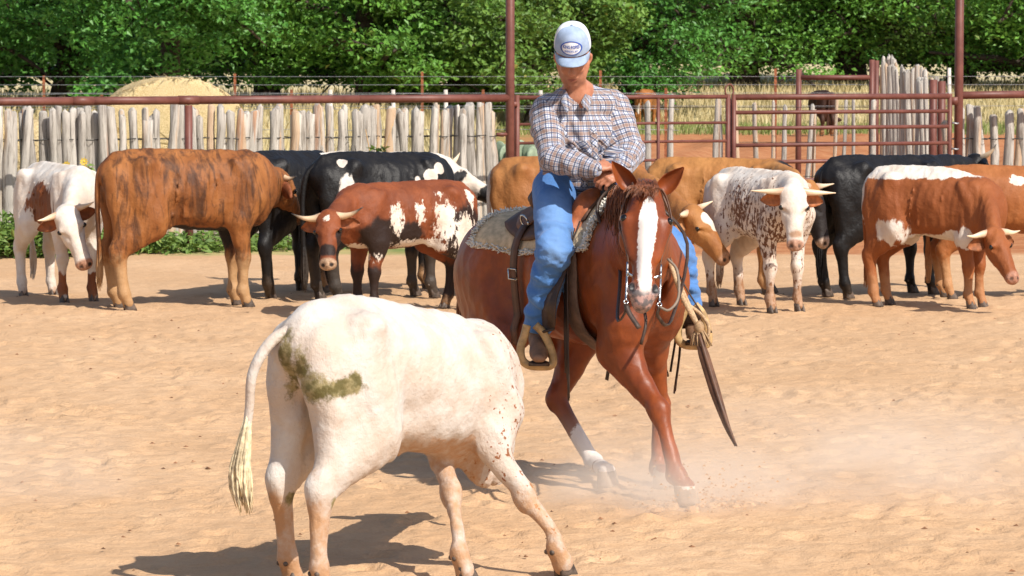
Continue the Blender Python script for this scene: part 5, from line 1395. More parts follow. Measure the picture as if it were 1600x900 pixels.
        d = nrm(c - b); B.ell(c + d * .06, (.062, .07, .05), .01, op=-1)
    me, v = B.mesh('jeans', .0075, 1)
    kz = np.clip(1 - np.abs(v[:, 2] - (knR[2] - .06)) / .35, .25, 1)
    me, v = wrinkle(me, v, .010, 10.0, 4.0, (.8, .8, 1.7), True, kz); me, v = wrinkle(me, v, .004, 19.0, 8.0, (.9, .9, 1.5), True, kz)
    seam = np.full(len(v), 1.0)
    for a, b, c in ((hipR, knR, anR), (hipL, knL, anL)):
        o = V(-.085, .02, 0)
        for p0, p1 in ((a, b), (b, c)): seam = np.minimum(seam, seg(v, p0 + o, p1 + o * .8))
    attr(me, 'seam', 1 - seam / .012)
    worn = np.zeros(len(v)); 
    for a, b in ((hipR, knR), (hipL, knL)): worn = np.maximum(worn, 1 - seg(v, a * .75 + b * .25 + V(0, -.09, .02), b + V(0, -.08, .0)) / .09)
    attr(me, 'worn', worn)
    M = NT('blue_denim'); n = M.noise(7, 4, .6); n2 = M.noise(45, 4, .6, M.map(scale=(1, 1, .35)))
    c = M.mix(M.ss(n, .3, .7), (.050, .155, .40), (.070, .190, .46)); c = M.mix(M.ss(n2, .35, .75, 0, .2), c, (.14, .27, .52)); c = M.mix(M.ss(M.at('worn'), -.2, .9, 0, .55), c, (.22, .36, .60)); c = M.mix(M.ss(M.at('seam'), 0, .6, 0, .5), c, (.24, .38, .60))
    M.set(color=c, rough=.85, spec=.2, sheen=.15, normal=M.bump(M.noise(300, 2), .2, .003, M.bump(M.noise(18, 4, .6, None, .6), .45, .015))); link('jeans', me, M.m, root)
    bl = MB(); ring = [waist + V(0, .01, -.032) + side_t * .163 * math.cos(t) + fr * .125 * math.sin(t) for t in np.linspace(0, 2 * PI, 33)]
    bl.strip(ring, .034, (0, 0, 1), .006).build('belt', L_dark, root)
    # ---- boots
    bm = leather('boot_leather', (.19, .10, .055), .6, .4)
    for nm_, c, sd in (('R', anR, 'R'), ('L', anL, 'L')):
        ft = hw(FOOT[sd]) - O; ball = ft + V(0, 0, .0); toe = ball + V(.0, -.085, -.005); heel = ball + V(.0, .17, .03); ank = c * .4 + (heel + V(0, -.02, .07)) * .6
        B = Flesh()
        B.chain([c + V(0, 0, .06), ank, heel + V(0, -.03, .045)], [.056, .052, .046], .03, n=3)
        B.chain([heel + V(0, 0, .02), heel * .5 + ball * .5 + V(0, 0, .03), ball + V(0, 0, .012), toe], [(.034, .036), (.042, .046), (.047, .036), (.034, .022)], .04, side=(1, 0, 0), n=4)
        me, v = B.mesh('boot', .007, 1); bo = link('boot', me, bm, root)
        so = MB(); 
        for lay in (0,):
            out = [(.032, .0), (.049, .09), (.046, .14), (.030, .185), (.012, .20), (-.012, .20), (-.030, .185), (-.046, .14), (-.049, .09), (-.032, .0)]
        vv = [ball + V(x, .10 - y, -.030) for x, y in out] + [ball + V(x, .10 - y, -.040) for x, y in out]; n = len(out)
        so.add(vv, [tuple(range(n)), tuple(reversed(range(n, 2 * n)))] + [(i, i + n, (i + 1) % n + n, (i + 1) % n) for i in range(n)])
        so.box(heel + V(0, .0, -.035), (.032, .03, .022)); so.build('sole', L_dark, bo, smooth=False)
    # ---- cap: foam front, mesh sides and back, brim, oval badge
    K = H(-.005, 0, .064); capv = []; capf = []; NA, NR = 40, 12
    def cap_pt(an, e, off=0.0):
        ce, se = math.cos(e), math.sin(e); rf = .112 if math.cos(an) > 0 else .108
        pinch = max(0, math.cos(an)) ** 2
        x = .090 * math.sin(an) * ce ** (.55 + .1 * pinch); y = rf * math.cos(an) * ce ** (.6 - .12 * pinch); z = .112 * se
        n_ = nrm(V(math.sin(an) * ce, math.cos(an) * ce, se))
        return K + hs_ * (x + n_[0] * off) + hf * (y + n_[1] * off) + hu * (z + n_[2] * off)
    mi = []
    for j in range(NR + 1):
        for i in range(NA): capv.append(cap_pt(2 * PI * i / NA, (PI / 2) * j / NR * .995))
    for j in range(NR):
        for i in range(NA):
            capf.append((j * NA + i, j * NA + (i + 1) % NA, (j + 1) * NA + (i + 1) % NA, (j + 1) * NA + i)); an = 2 * PI * (i + .5) / NA; mi.append(0 if math.cos(an) > .30 - .25 * (j / NR > .93) else 1)
    capf.append(tuple(NR * NA + i for i in range(NA))); mi.append(0)
    foam = simple('pale_blue_foam', (.30, .38, .52), .9, .12, 25, 0, .2, 200)
    M = NT('white_cap_mesh'); tc = M.map(scale=(1, 1, 1)); ch = M.vor(230, tc, 'F1', .0); M.set(color=M.mix(M.ss(ch, .2, .45), (.45, .5, .58), (.74, .75, .76)), rough=.8, normal=M.bump(ch, .4, .003)); meshm = M.m
    cm = mesh_np('cap', np.array(capv), capf, True, mi); cap = link('cap', cm, [foam, meshm], root)
    br = []; bf = []; NU, NV = 24, 7
    for lay in (0, 1):
        for i in range(NU + 1):
            an = R(-78 + 156 * i / NU)
            for j in range(NV + 1):
                t = j / NV; p = cap_pt(an, 0.0); rad = nrm(hs_ * math.sin(an) * .55 + hf * math.cos(an)); ext = .070 * (math.cos(an * 1.05) ** .65 if math.cos(an * 1.05) > 0 else 0)
                br.append(p + hf * (ext * t) - hu * (.004 + .010 * t + (math.sin(an) ** 2) * .022 * (.3 + t) + lay * .004) + hs_ * (math.sin(an) * -.006 * t))
    st = NV + 1; L0 = (NU + 1) * st
    for i in range(NU):
        for j in range(NV): a = i * st + j; bf.append((a, a + st, a + st + 1, a + 1)); b = L0 + a; bf.append((b, b + 1, b + st + 1, b + st))
        a = i * st + NV; bf.append((a, a + st, L0 + a + st, L0 + a)); a = i * st; bf.append((a, L0 + a, L0 + a + st, a + st))
    link('brim', mesh_np('brim', np.array(br), bf), simple('brim_cloth', (.27, .345, .47), .85, .12, 30, 0, .2, 200), cap)
    MB().ball(K + hu * .112, (.008, .008, .006), 10, 6).build('top_button', foam, cap)
    def on_front(x, y, off):      # panel coordinates in metres, y upward
        an = math.asin(max(-.95, min(.95, x / .10))); return cap_pt(an, math.asin(max(0, min(.98, y / .112))), off)
    yb = .044
    def oval(name, ax, ay, off, mat, inner=0.0):
        vv = []; ff = []; n = 48
        for rr_ in ((1.0, inner) if inner else (1.0, .66, .33)):
            for k in range(n): t = 2 * PI * k / n; vv.append(on_front(ax * rr_ * math.cos(t), yb + ay * rr_ * math.sin(t), off))
        R_ = len(vv) // n
        for r_ in range(R_ - 1):
            for k in range(n): ff.append((r_ * n + k, r_ * n + (k + 1) % n, (r_ + 1) * n + (k + 1) % n, (r_ + 1) * n + k))
        if not inner: ff.append(tuple((R_ - 1) * n + k for k in range(n)))
        return link(name, mesh_np(name, np.array(vv), ff), mat, cap)
    navy = simple('badge_blue', (.035, .085, .36), .7); oval('badge', .059, .033, .003, simple('badge_white', (.74, .75, .78), .7)); oval('badge_border', .059, .033, .0045, navy, .88)
    lv = []; lf = []
    for txt, y0, size, wid in (('KING ROPES', .043, .021, .090), ('SHERIDAN, WY', .026, .0125, .070)):
        cu = bpy.data.curves.new('txt', 'FONT'); cu.body = txt; cu.size = size; cu.align_x = 'CENTER'; cu.offset = size * .025
        to = bpy.data.objects.new('txt', cu); COL.objects.link(to); bpy.context.view_layer.update()
        tm = bpy.data.meshes.new_from_object(to.evaluated_get(bpy.context.evaluated_depsgraph_get()))
        P = np.zeros(len(tm.vertices) * 3); tm.vertices.foreach_get('co', P); P = P.reshape(-1, 3); w = P[:, 0].max() - P[:, 0].min(); P[:, 0] = (P[:, 0] - (P[:, 0].max() + P[:, 0].min()) / 2) * wid / w
        n0 = len(lv); lv += [on_front(p[0], y0 + p[1] , .0055) for p in P]; lf += [tuple(n0 + i for i in pl.vertices) for pl in tm.polygons]
        COL.objects.unlink(to); bpy.data.objects.remove(to); bpy.data.meshes.remove(tm)
    link('lettering', mesh_np('lettering', np.array(lv), lf, False), navy, cap)
    return root
rider()
# ------------------------------------------------------------------ fences, gates, bales, plants, trees
def fence_pt(px, z=0.0, back=0.0):
    """the fence line of the arena, found from the bearing px"""
    m = (px - 800) / FPX; Y = (79.55 + 2 * 0) / (2 - m); 
    return np.array((m * Y, Y, 0)) + np.array((-.447, .894, 0)) * back + np.array((0, 0, z))
FDIR = nrm(fence_pt(1600) - fence_pt(0)); FROT = math.atan2(FDIR[1], FDIR[0])
def pipe_mat():
    M = NT('rust_painted_pipe'); n = M.noise(6, 5, .65, M.map(scale=(1, 1, 1))); n2 = M.noise(45, 4, .7)
    c = M.mix(M.ss(n, .3, .7), (.115, .036, .026), (.175, .062, .045)); c = M.mix(M.ss(n2, .62, .72, 0, .7), c, (.26, .11, .06))
    M.set(color=c, rough=.5, spec=.4, normal=M.bump(n2, .15, .004)); return M.m
PIPE = pipe_mat()
steel = simple('grey_steel', (.35, .35, .36), .45, .2, 20, .7)
def pipe(name, a, b, r, parent, org, mat=None, seg=10, caps=False):
    mb = MB().tube([np.asarray(a) - org, (np.asarray(a) + np.asarray(b)) / 2 - org, np.asarray(b) - org], r, seg)
    return mb.build(name, mat or PIPE, parent)

def pipe_fences():
    o = fence_pt(295); root = empty('pipe_fence', o); tag(root, 'rust red pipe fence with one top rail in front of the left stake fence', 'fence', 'pipe fences of the arena')
    cuts = [-330, -60, 128, 295, 560, 797]
    for i in range(len(cuts) - 1):
        ra = pipe('rail', fence_pt(cuts[i], 1.672 + .004 * i), fence_pt(cuts[i + 1], 1.676 + .004 * i), .046, root, o)
        if i in (2, 3): 
            c = fence_pt(cuts[i] + (2 if i == 2 else 0), 1.672 + .004 * i); MB().tube([c - FDIR * .12 - o, c + FDIR * .12 - o], .051, 10).build('sleeve', PIPE, ra)
    for px in (-330, -60, 295): pipe('post', fence_pt(px, -.3), fence_pt(px, 1.63), .045, root, o)
    p = pipe('tall_post', fence_pt(797, -.3), fence_pt(797, 4.2), .052, root, o); MB().ball(fence_pt(797, 4.2) - o, (.054, .054, .03)).build('cap', PIPE, p)
    pipe('lower_rail', fence_pt(776, 1.27), fence_pt(795, 1.27), .022, root, o)
    o = fence_pt(1497); root = empty('pipe_fence', o); tag(root, 'rust red pipe fence right of the gate with a tall hinge post', 'fence', 'pipe fences of the arena')
    p = pipe('tall_post', fence_pt(1497, -.3), fence_pt(1497, 4.2), .055, root, o); MB().ball(fence_pt(1497, 4.2) - o, (.057, .057, .03)).build('cap', PIPE, p)
    pipe('rail', fence_pt(1499, 1.70), fence_pt(1640, 1.712), .048, root, o); pipe('rail', fence_pt(1640, 1.712), fence_pt(1900, 1.72), .048, root, o)
    for px in (1640, 1900): pipe('post', fence_pt(px, -.3), fence_pt(px, 1.66), .045, root, o)
pipe_fences()

def stakes():
    M = NT('weathered_stake'); oi = M.n('ShaderNodeObjectInfo').outputs['Random']; v = M.map(scale=(1, 1, .12))
    mp = M.n('ShaderNodeVectorMath', operation='ADD'); M.put(mp.inputs[0], v); 
    cx = M.n('ShaderNodeCombineXYZ'); M.put(cx.inputs[0], M.math('MULTIPLY', oi, 37.0)); M.put(cx.inputs[2], M.math('MULTIPLY', oi, 11.0)); M.put(mp.inputs[1], cx.outputs[0]); vv = mp.outputs[0]
    n = M.noise(9, 4, .6, vv); n2 = M.noise(34, 5, .7, vv); n3 = M.noise(3.0, 4, .7, vv)
    c = M.mix(M.ss(n, .3, .7), (.34, .31, .275), (.575, .53, .47)); c = M.mix(M.ss(n2, .46, .66, 0, .75), c, (.15, .125, .105)); c = M.mix(M.ss(M.noise(7, 3, .5, M.map(scale=(1, 1, 1))), .66, .72, 0, .8), c, (.09, .07, .055))
    peel = M.ss(M.math('ADD', n3, M.math('MULTIPLY', oi, .16)), .62, .70, 0, .7); c = M.mix(peel, c, (.56, .37, .22))
    rd = M.ss(M.math('ADD', n3, M.math('MULTIPLY', M.math('SUBTRACT', 1.0, oi), .16)), .70, .74, 0, .5); c = M.mix(rd, c, (.40, .16, .06))
    M.set(color=c, rough=.9, spec=.15, normal=M.bump(n2, 1.0, .02)); SM = M.m
    rnd = random.Random(21); variants = []
    for k in range(14):
        mb = MB(); h = 1.0; pts = []; rad = []; r0 = rnd.uniform(.040, .064); ox = oy = 0
        for i in range(7):
            t = i / 6; ox += rnd.uniform(-.012, .012); oy += rnd.uniform(-.012, .012); pts.append(V(ox, oy, t)); rad.append(r0 * (1.08 - .22 * t) * rnd.uniform(.93, 1.08))
        pts.append(V(ox + rnd.uniform(-.01, .01), oy, 1.0 + rnd.uniform(.005, .02))); rad.append(rad[-1] * rnd.uniform(.5, .85))
        mb.tube(pts, rad, 7); m = mb.mesh('stake'); m.materials.append(SM); variants.append(m)
    def row(root, org, pts, hts, wsc, rz):
        for i, (p, h) in enumerate(zip(pts, hts)):
            o = bpy.data.objects.new('stake', variants[rnd.randrange(14)]); COL.objects.link(o); o.parent = root
            o.location = tuple(p - org); o.scale = (wsc * rnd.uniform(.75, 1.2), wsc * rnd.uniform(.8, 1.1), h); o.rotation_euler = (rnd.gauss(0, .018), rnd.gauss(0, .035), rnd.uniform(0, 6.28) if True else 0)
    def wire(root, org, a, b, z, n, amp):
        mb = MB()
        for s_ in (1, -1):
            pts = []
            for i in range(n + 1):
                t = i / n; p = a * (1 - t) + b * t; side = np.array((-FDIR[1], FDIR[0], 0)); sg = (.075 if i % 2 else -.075) * s_
                pts.append(p + side * sg + V(0, 0, z + rnd.uniform(-amp, amp)) - org)
            mb.tube(pts, .006, 4)
        mb.build('twisted_wire', steel_dark, root)
    steel_dark = simple('dark_wire', (.06, .055, .05), .5, .3, 30, .6)
    # the close-set fence at left
    org = fence_pt(400, 0, 1.0); root = empty('stake_fence', org); tag(root, 'weathered grey stake fence of upright cedar branches wired side by side behind the herd', 'fence', 'cedar stake fences')
    pts = []; px = -250
    while px < 838: pts.append(fence_pt(px + rnd.uniform(-2, 2), 0, 1.0 + rnd.uniform(-.03, .03))); px += rnd.choice((8.5, 9.5, 10.5, 11.5))
    row(root, org, pts, [1.555 + rnd.gauss(0, .035) for _ in pts], 1.16, 0)
    for z in (1.235, .62): wire(root, org, fence_pt(-250, 0, 1.0), fence_pt(842, 0, 1.0), z, 66, .012)
    # right of the gate
    org = fence_pt(1550, 0, .35); root = empty('stake_fence', org); tag(root, 'stake fence of spaced grey and brown branches right of the tall hinge post', 'fence', 'cedar stake fences')
    xs = [1510, 1527, 1540, 1552, 1566, 1583, 1600, 1613, 1630, 1644, 1660, 1675, 1692]; pts = [fence_pt(x, 0, .35) for x in xs]
    row(root, org, pts, [1.35, 1.52, 1.56, 1.55, 1.48, 1.43, 1.46] + [1.5] * 6, 1.12, 0)
    for z in (1.15, .6): wire(root, org, fence_pt(1505, 0, .35), fence_pt(1700, 0, .35), z, 14, .012)
    # spaced stakes beyond the gate
    org = at(1200, 300, 47) * V(1, 1, 0); root = empty('stake_fence', org); tag(root, 'sparse stake fence of thin pale branches seen through the gate', 'fence', 'cedar stake fences')
    xs = [845, 872, 958, 1013, 1045, 1112, 1128, 1155, 1184, 1208, 1223, 1257, 1270, 1300, 1314, 1331, 1362]; pts = [at(x, 300, 47.0 + .3 * math.sin(x)) * V(1, 1, 0) for x in xs]
    row(root, org, pts, [1.56 + rnd.gauss(0, .06) for _ in pts], .72, 0)
    mb = MB()
    for z in (1.50, 1.02, .55): mb.tube([at(800, 300, 47) * V(1, 1, 0) + V(0, 0, z) - org, at(1370, 300, 47) * V(1, 1, 0) + V(0, 0, z) - org], .0045, 4)
    mb.build('fence_wire', steel_dark, root)
    # tall pale fence running away behind the gate
    a, b = at(1456, 300, 47.2) * V(1, 1, 0), at(1376, 300, 58) * V(1, 1, 0); org = a; root = empty('stake_fence', org); tag(root, 'tall pale stake fence running away from the gate towards the trees', 'fence', 'cedar stake fences')
    pts = [a * (1 - t) + b * t + V(0, rnd.uniform(-.05, .05), 0) for t in np.linspace(0, 1, 44)]
    row(root, org, pts, [1.84 + .32 * t + rnd.gauss(0, .05) for t in np.linspace(0, 1, 44)], .85, 0)
    # steel pen posts and rail behind the gate
    org = at(1247, 300, 50) * V(1, 1, 0); root = empty('pen_frame', org); tag(root, 'rust red steel posts with one high rail behind the gate', 'fence')
    for px, D, zt, r in ((1247, 50, 2.02, .043), (1361, 50, 2.16, .040), (1368, 50.3, 2.15, .040), (1457, 46.5, 1.88, .055), (1470, 46.5, 1.86, .055)):
        p = at(px, 300, D) * V(1, 1, 0); pipe('post', p, p + V(0, 0, zt), r, root, org)
    p = at(1247, 300, 50) * V(1, 1, 0); q = at(1361, 300, 50) * V(1, 1, 0); pipe('rail', p + V(.03, 0, 1.90), q + V(-.03, 0, 1.90), .036, root, org)
    # barbed wire fences
    tpost = simple('rusty_post', (.26, .085, .035), .8, .4, 20); wood = simple('bleached_post', (.56, .50, .44), .9, .2, 20)
    for lab, D, posts, zs in (('rusty steel post and barbed wire fence along the tree line', 58, [(-110, 118, 0), (70, 118, 0), (368, 115, 0), (660, 112, 0), (938, 110, 0), (1211, 107, 0), (1482, 106, 1), (1700, 106, 0)], (1.90, 1.76, 1.62, 1.40)),
                              ('low wire fence with mixed orange and whitish posts just behind the stake fence', 52, [(-60, 148, 0), (160, 148, 0), (456, 140, 0), (517, 140, 1), (615, 140, 1), (697, 140, 1), (755, 140, 0), (845, 141, 1), (1040, 138, 0)], (1.64, 1.42, 1.1))):
        org = at(800, 300, D) * V(1, 1, 0); root = empty('wire_fence', org); tag(root, lab, 'fence', 'wire fences in front of the trees')
        for px, py, k in posts:
            p = at(px, 300, D) * V(1, 1, 0); zt = at(px, py, D)[2]
            if k == 0:
                mb = MB(); mb.box(V(0, 0, zt / 2), (.022, .004, zt / 2)); mb.box(V(0, .02, zt / 2), (.004, .016, zt / 2))
                o_ = mb.build('post', tpost, root, smooth=False); o_.location = tuple(p - org)
            else:
                o_ = MB().tube([V(0, 0, 0), V(.01, 0, zt * .5), V(-.005, 0, zt)], [.040, .036, .030], 8).build('post', wood, root); o_.location = tuple(p - org)
        for z in zs:
            L = [at(px, 300, D) * V(1, 1, 0) + V(0, -.03, z + .01 * math.sin(px)) - org for px in np.linspace(-140, 1740 if D > 55 else 1060, 24)]
            MB().tube(L, .0042, 4).build('barbed_wire', steel, root)
stakes()

def gates():
    def gate(lab, x0, x1, zs, rr, mids, nm):
        org = fence_pt((x0 + x1) / 2); root = empty('gate', org); tag(root, lab, 'gate', 'pipe gates')
        zt, zb = zs[0], zs[-1]
        for i, z in enumerate(zs): pipe('rail', fence_pt(x0 + 1.5, z), fence_pt(x1 - 1.5, z), rr * (1.5 if i == 0 else 1.0), root, org)
        for x in (x0, x1): pipe('end_post', fence_pt(x, zb - .03), fence_pt(x, zt + .03), .030, root, org)
        for x in mids: pipe('upright', fence_pt(x, zb, -.035), fence_pt(x, zt - .02, -.035), .020, root, org)
        return root, org
    r, org = gate('open barred pipe panel with thin rails left of the gate, behind the rider', 808, 1137, (1.697, 1.385, 1.165, .945, .70, .45, .18), .017, (1026,), 'panel')
    pl = MB(); c = fence_pt(802.5, 1.62) - org; pl.box(c, (.045, .02, .028)); pl.build('hinge_plate', PIPE, r)
    lp = MB(); c = fence_pt(1139, 1.74) - org; lp.tube([c + FDIR * (.058 * math.cos(a)) + V(0, 0, .075 * math.sin(a) + .03) for a in np.linspace(-.9, PI + .9, 15)], .011, 8); lp.build('latch_loop', PIPE, r)
    r, org = gate('rust red pipe gate with stout horizontal rails between the two cow groups at right', 1146, 1483, (1.690, 1.505, 1.315, 1.11, .905, .68, .45, .20), .024, (), 'gate')
    for z in (1.63, .40):
        pl = MB(); c = fence_pt(1490, z) - org; pl.box(c, (.06, .022, .05)); pl.build('hinge_plate', PIPE, r)
    for z in (1.36, 1.04): 
        mb = MB(); mb.tube([fence_pt(1485, z, -.03) - org, fence_pt(1491, z - .012, -.05) - org, fence_pt(1496, z, -.03) - org], .012, 6); mb.build('chain', steel, r)
    # gate post between the two
    org = fence_pt(1142); root = empty('gate_post', org); tag(root, 'short rust red post where the two pipe gates meet', 'post'); p = pipe('post_shaft', fence_pt(1141.5, -.3, .06), fence_pt(1141.5, 1.66, .06), .035, root, org); MB().ball(fence_pt(1141.5, 1.66, .06) - org, (.036, .036, .02)).build('cap', PIPE, p)
gates()

def hay():
    M = NT('hay'); n = M.noise(60, 4, .7, M.map(scale=(1, .25, 1))); n2 = M.noise(4, 4, .6)
    c = M.mix(M.ss(n, .3, .7), (.50, .36, .16), (.78, .62, .36)); c = M.mix(M.ss(n2, .4, .7, 0, .4), c, (.58, .46, .27)); M.set(color=c, rough=.95, spec=.1, normal=M.bump(n, .9, .03)); HM = M.m
    rnd = random.Random(9)
    for px, D, r, ln, yaw, lab in ((266, 50, 1.16, 1.5, 12, 'tall round hay bale with a shaggy top showing above the rail'), (92, 48.5, .80, 1.5, 80, 'low wide hay bale behind the stakes near the left edge'), (-62, 48.5, .82, 1.5, 84, 'hay bale at the extreme left edge behind the stakes'), (318, 53, .72, 1.4, 20, 'smaller hay bale tucked behind the right side of the tall bale')):
        o = at(px, 300, D) * V(1, 1, 0); root = empty('hay_bale', o, R(yaw)); tag(root, lab, 'hay bale', 'round hay bales behind the fence')
        vv = []; ff = []; K, Lr = 40, 10
        prof = [(-ln / 2, .0), (-ln / 2, .5), (-ln / 2 + .02, .93)] + [(-ln / 2 + .07 + (ln - .14) * i / (Lr - 1), 1.0) for i in range(Lr)] + [(ln / 2 - .02, .93), (ln / 2, .5), (ln / 2, .0)]
        for (y, s_) in prof:
            for k in range(K):
                a = 2 * PI * k / K; rr = r * s_ * (1 + rnd.uniform(-.018, .018)); z = (r * .97 + rr * math.sin(a)) * .83; vv.append((rr * math.cos(a) * (1.0 + .12 * max(0, -math.sin(a))), y + rnd.uniform(-.02, .02), max(-.02, z)))
        for i in range(len(prof) - 1):
            for k in range(K): ff.append((i * K + k, (i + 1) * K + k, (i + 1) * K + (k + 1) % K, i * K + (k + 1) % K))
        link('bale_roll', mesh_np('bale_roll', np.array(vv), ff), HM, root)
        mb = MB()
        for i in range(2600):
            a = rnd.uniform(-.3, PI + .3); y = rnd.uniform(-ln / 2, ln / 2); p = V(r * math.cos(a), y, (r * .97 + r * math.sin(a)) * .83); nn = V(math.cos(a), 0, math.sin(a)); tg = V(-math.sin(a), 0, math.cos(a))
            d = nrm(tg * rnd.uniform(-1, 1) + V(0, rnd.uniform(-.8, .8), 0) + nn * rnd.uniform(.02, .22)); l = rnd.uniform(.07, .20); w = np.cross(d, nn) * .008
            mb.add([p - w, p + w, p + d * l + V(0, 0, -.03)], [(0, 1, 2)])
        tag(mb.build('loose_straw', HM, root, smooth=False), kind='stuff')
hay()

LEAFN = [0]
def leaf_mat(name, dark, light, tip=None, rough=.5, trans=.22):
    M = NT(name); a = M.at('rnd'); g = M.n('ShaderNodeNewGeometry')
    c = M.mix(a, dark, light)
    if tip: c = M.mix(M.ss(a, .93, .96), c, tip)
    n = M.noise(.35, 3, .6); c = M.mix(M.ss(n, .35, .7, 0, .5), c, tuple(x * .62 for x in light))
    M.set(color=c, rough=rough, spec=.45)
    tr = M.n('ShaderNodeBsdfTranslucent'); M.put(tr.inputs[0], M.mix(0.5, c, (.20, .30, .03)))
    ms = M.n('ShaderNodeMixShader'); ms.inputs[0].default_value = trans; M.t.links.new(M.b.outputs[0], ms.inputs[1]); M.t.links.new(tr.outputs[0], ms.inputs[2])
    M.t.links.new(ms.outputs[0], M.t.nodes['Material Output'].inputs[0]); return M.m
bark = simple('dark_bark', (.06, .043, .032), .95, .45, 8, 0, .8, 25)
def leaves(centers, sizes, rs, seed, flat=.55):
    """leaf faces: two-triangle folded blades at centers"""
    r = np.random.RandomState(seed); n = len(centers)
    up = r.normal(size=(n, 3)); up[:, 2] = np.abs(up[:, 2]) + flat; up[:, 1] -= .35; up[:, 0] += .2; up /= np.linalg.norm(up, axis=1)[:, None]
    a = r.normal(size=(n, 3)); a -= up * (a * up).sum(1)[:, None]; a /= np.linalg.norm(a, axis=1)[:, None]; b = np.cross(up, a)
    s = sizes[:, None]; fold = up * s * .12
    v = np.stack([centers - a * s * .5, centers + b * s * .30 + fold, centers + a * s * .55 - up * s * .1, centers - b * s * .30 + fold], 1).reshape(-1, 3)
    f = np.arange(n * 4).reshape(n, 4); 
    f = np.concatenate([f[:, [0, 1, 2]], f[:, [0, 2, 3]]])
    return v, f, np.repeat(r.rand(n), 4)
def tree(px, D, H, W_, z0, nleaf, seed, lab, mat, group, name='oak_tree', gz=None, lsz=.15, trunk_px=None, lean=0.0):
    r = np.random.RandomState(seed); base = at(px, 200, D) * V(1, 1, 0)
    base[2] = float(terrain(base[0], base[1])) - .05; z0 -= base[2] * .2
    root = empty(name, base); tag(root, lab, 'tree', group)
    tr = MB(); top = H * .62
    tp = spline([V(0, 0, -.2), V(.1 * r.randn(), .1, H * .16), V(.2 * r.randn() + lean, .1 * r.randn(), H * .38), V(.3 * r.randn() + lean, 0, top)], 5)
    tr.tube(tp, [W_ * .058 * (1.25 if i == 0 else 1) * (1 - .75 * i / len(tp)) for i in range(len(tp))], 9)
    limbs = []
    for i in range(15):
        k = r.randint(3, len(tp) - 2); a = r.uniform(0, 2 * PI) if i > 4 else r.uniform(PI * 1.05, PI * 1.95); ln = W_ * r.uniform(.28, .48); d = V(math.cos(a), math.sin(a), r.uniform(-.12, .5))
        p = tp[k]; q = spline([p, p + d * ln * .35 + V(0, 0, .12), p + d * ln * .7 + V(.2 * r.randn(), .2 * r.randn(), .05), p + d * ln + V(0, 0, -.25 * abs(r.randn()))], 3); rr = W_ * .020
        tr.tube(q, [rr * (1 - .85 * j / len(q)) for j in range(len(q))], 6); limbs.append(q)
        for b_ in range(3):
            k2 = r.randint(3, len(q) - 1); e = q[k2] + V(*(r.normal(size=3) * V(.6, .6, .35))) * W_ * .12
            tr.tube([q[k2], (q[k2] + e) / 2 + V(0, 0, .05), e], [rr * .4, rr * .28, rr * .1], 5)
    tr.build('trunk', bark, root)
    # clumps fill an uneven shell, thicker towards the light and low down where the picture looks
    nc = 95; cs = []; 
    while len(cs) < nc:
        d = r.normal(size=3); d /= np.linalg.norm(d); rad = r.uniform(.60, 1.0) ** .6
        low = r.rand() < .62
        z = (d[2] * rad * .5 + .5)
        c = np.array((d[0] * rad * W_ * .5, d[1] * rad * W_ * .42, z0 + (H - z0) * z))
        if low and c[2] > 5.2: continue
        if low and c[1] > W_ * .18: continue
        cs.append(c)
    for q in limbs:
        for j in range(2, len(q)): cs.append(q[j] + r.normal(size=3) * .2)
    cs = np.array(cs); wgt = r.uniform(.4, 1.6, len(cs)); 
    pick = r.choice(len(cs), nleaf, p=wgt / wgt.sum()); spread = np.array((.46, .42, .25)) * W_ / 8.0
    g = r.normal(size=(nleaf, 3)); g /= np.maximum(1, np.linalg.norm(g, axis=1) / 1.8)[:, None]
    P = cs[pick] + g * spread; P[:, 2] = np.maximum(P[:, 2], z0 * .75 + .35 * r.rand(nleaf))
    sz = lsz * r.uniform(.6, 1.35, nleaf) * np.where(P[:, 2] > 5.5, 1.9, 1.0)
    v, f, rv = leaves(P, sz, None, seed + 1); me = mesh_np('crown', v, f, False); 
    cl = r.rand(len(cs)); attr(me, 'rnd', np.clip(np.repeat(cl[pick], 4) * .55 + rv * .45, 0, 1)); link('crown', me, mat, root)
    return root
G1 = leaf_mat('oak_leaves', (.036, .135, .022), (.125, .345, .052)); G2 = leaf_mat('bright_leaves', (.052, .165, .020), (.190, .420, .058), (.20, .22, .04)); G3 = leaf_mat('yellowing_leaves', (.055, .135, .022), (.20, .35, .06), (.34, .24, .05))
TG = 'trees along the back pasture'
for i, a in enumerate([(-110, 104, 9, 9.5, .7, G1, 'dark green oak at the left edge'), (95, 108, 9, 9, .75, G1, 'dense oak rising left of the tall hay bale'), (255, 100, 8.5, 7.5, .65, G1, 'deep green oak directly above the tall hay bale'), (420, 110, 9, 8.5, .9, G2, 'leafy oak with sky gaps above the black cattle'),
                       (575, 106, 8.6, 8, .75, G2, 'bright oak above the middle of the stake fence'), (715, 106, 8.6, 7, .6, G3, 'thin oak with yellowing leaves and bare twigs beside the tall post left of the rider'), (830, 112, 8.5, 7, .7, G3, 'shaded oak just behind the tall post and the rider'), (985, 116, 8.5, 8.4, .8, G1, 'rounded low oak right behind the rider, branches almost to the grass'),
                       (1165, 132, 10, 11.5, .9, G2, 'spreading oak above the place where the two gates meet'), (1330, 134, 10.5, 12.5, 1.1, G2, 'large oak with a dark forked trunk behind the gate'), (1500, 134, 10, 11.5, .7, G3, 'broad oak behind the tall hinge post'), (1660, 130, 10, 11, .8, G2, 'oak at the right edge')]):
    tree(a[0], a[1], a[2], a[3], a[4], 15000, 100 + i, a[6], a[5], TG, lsz=.20)
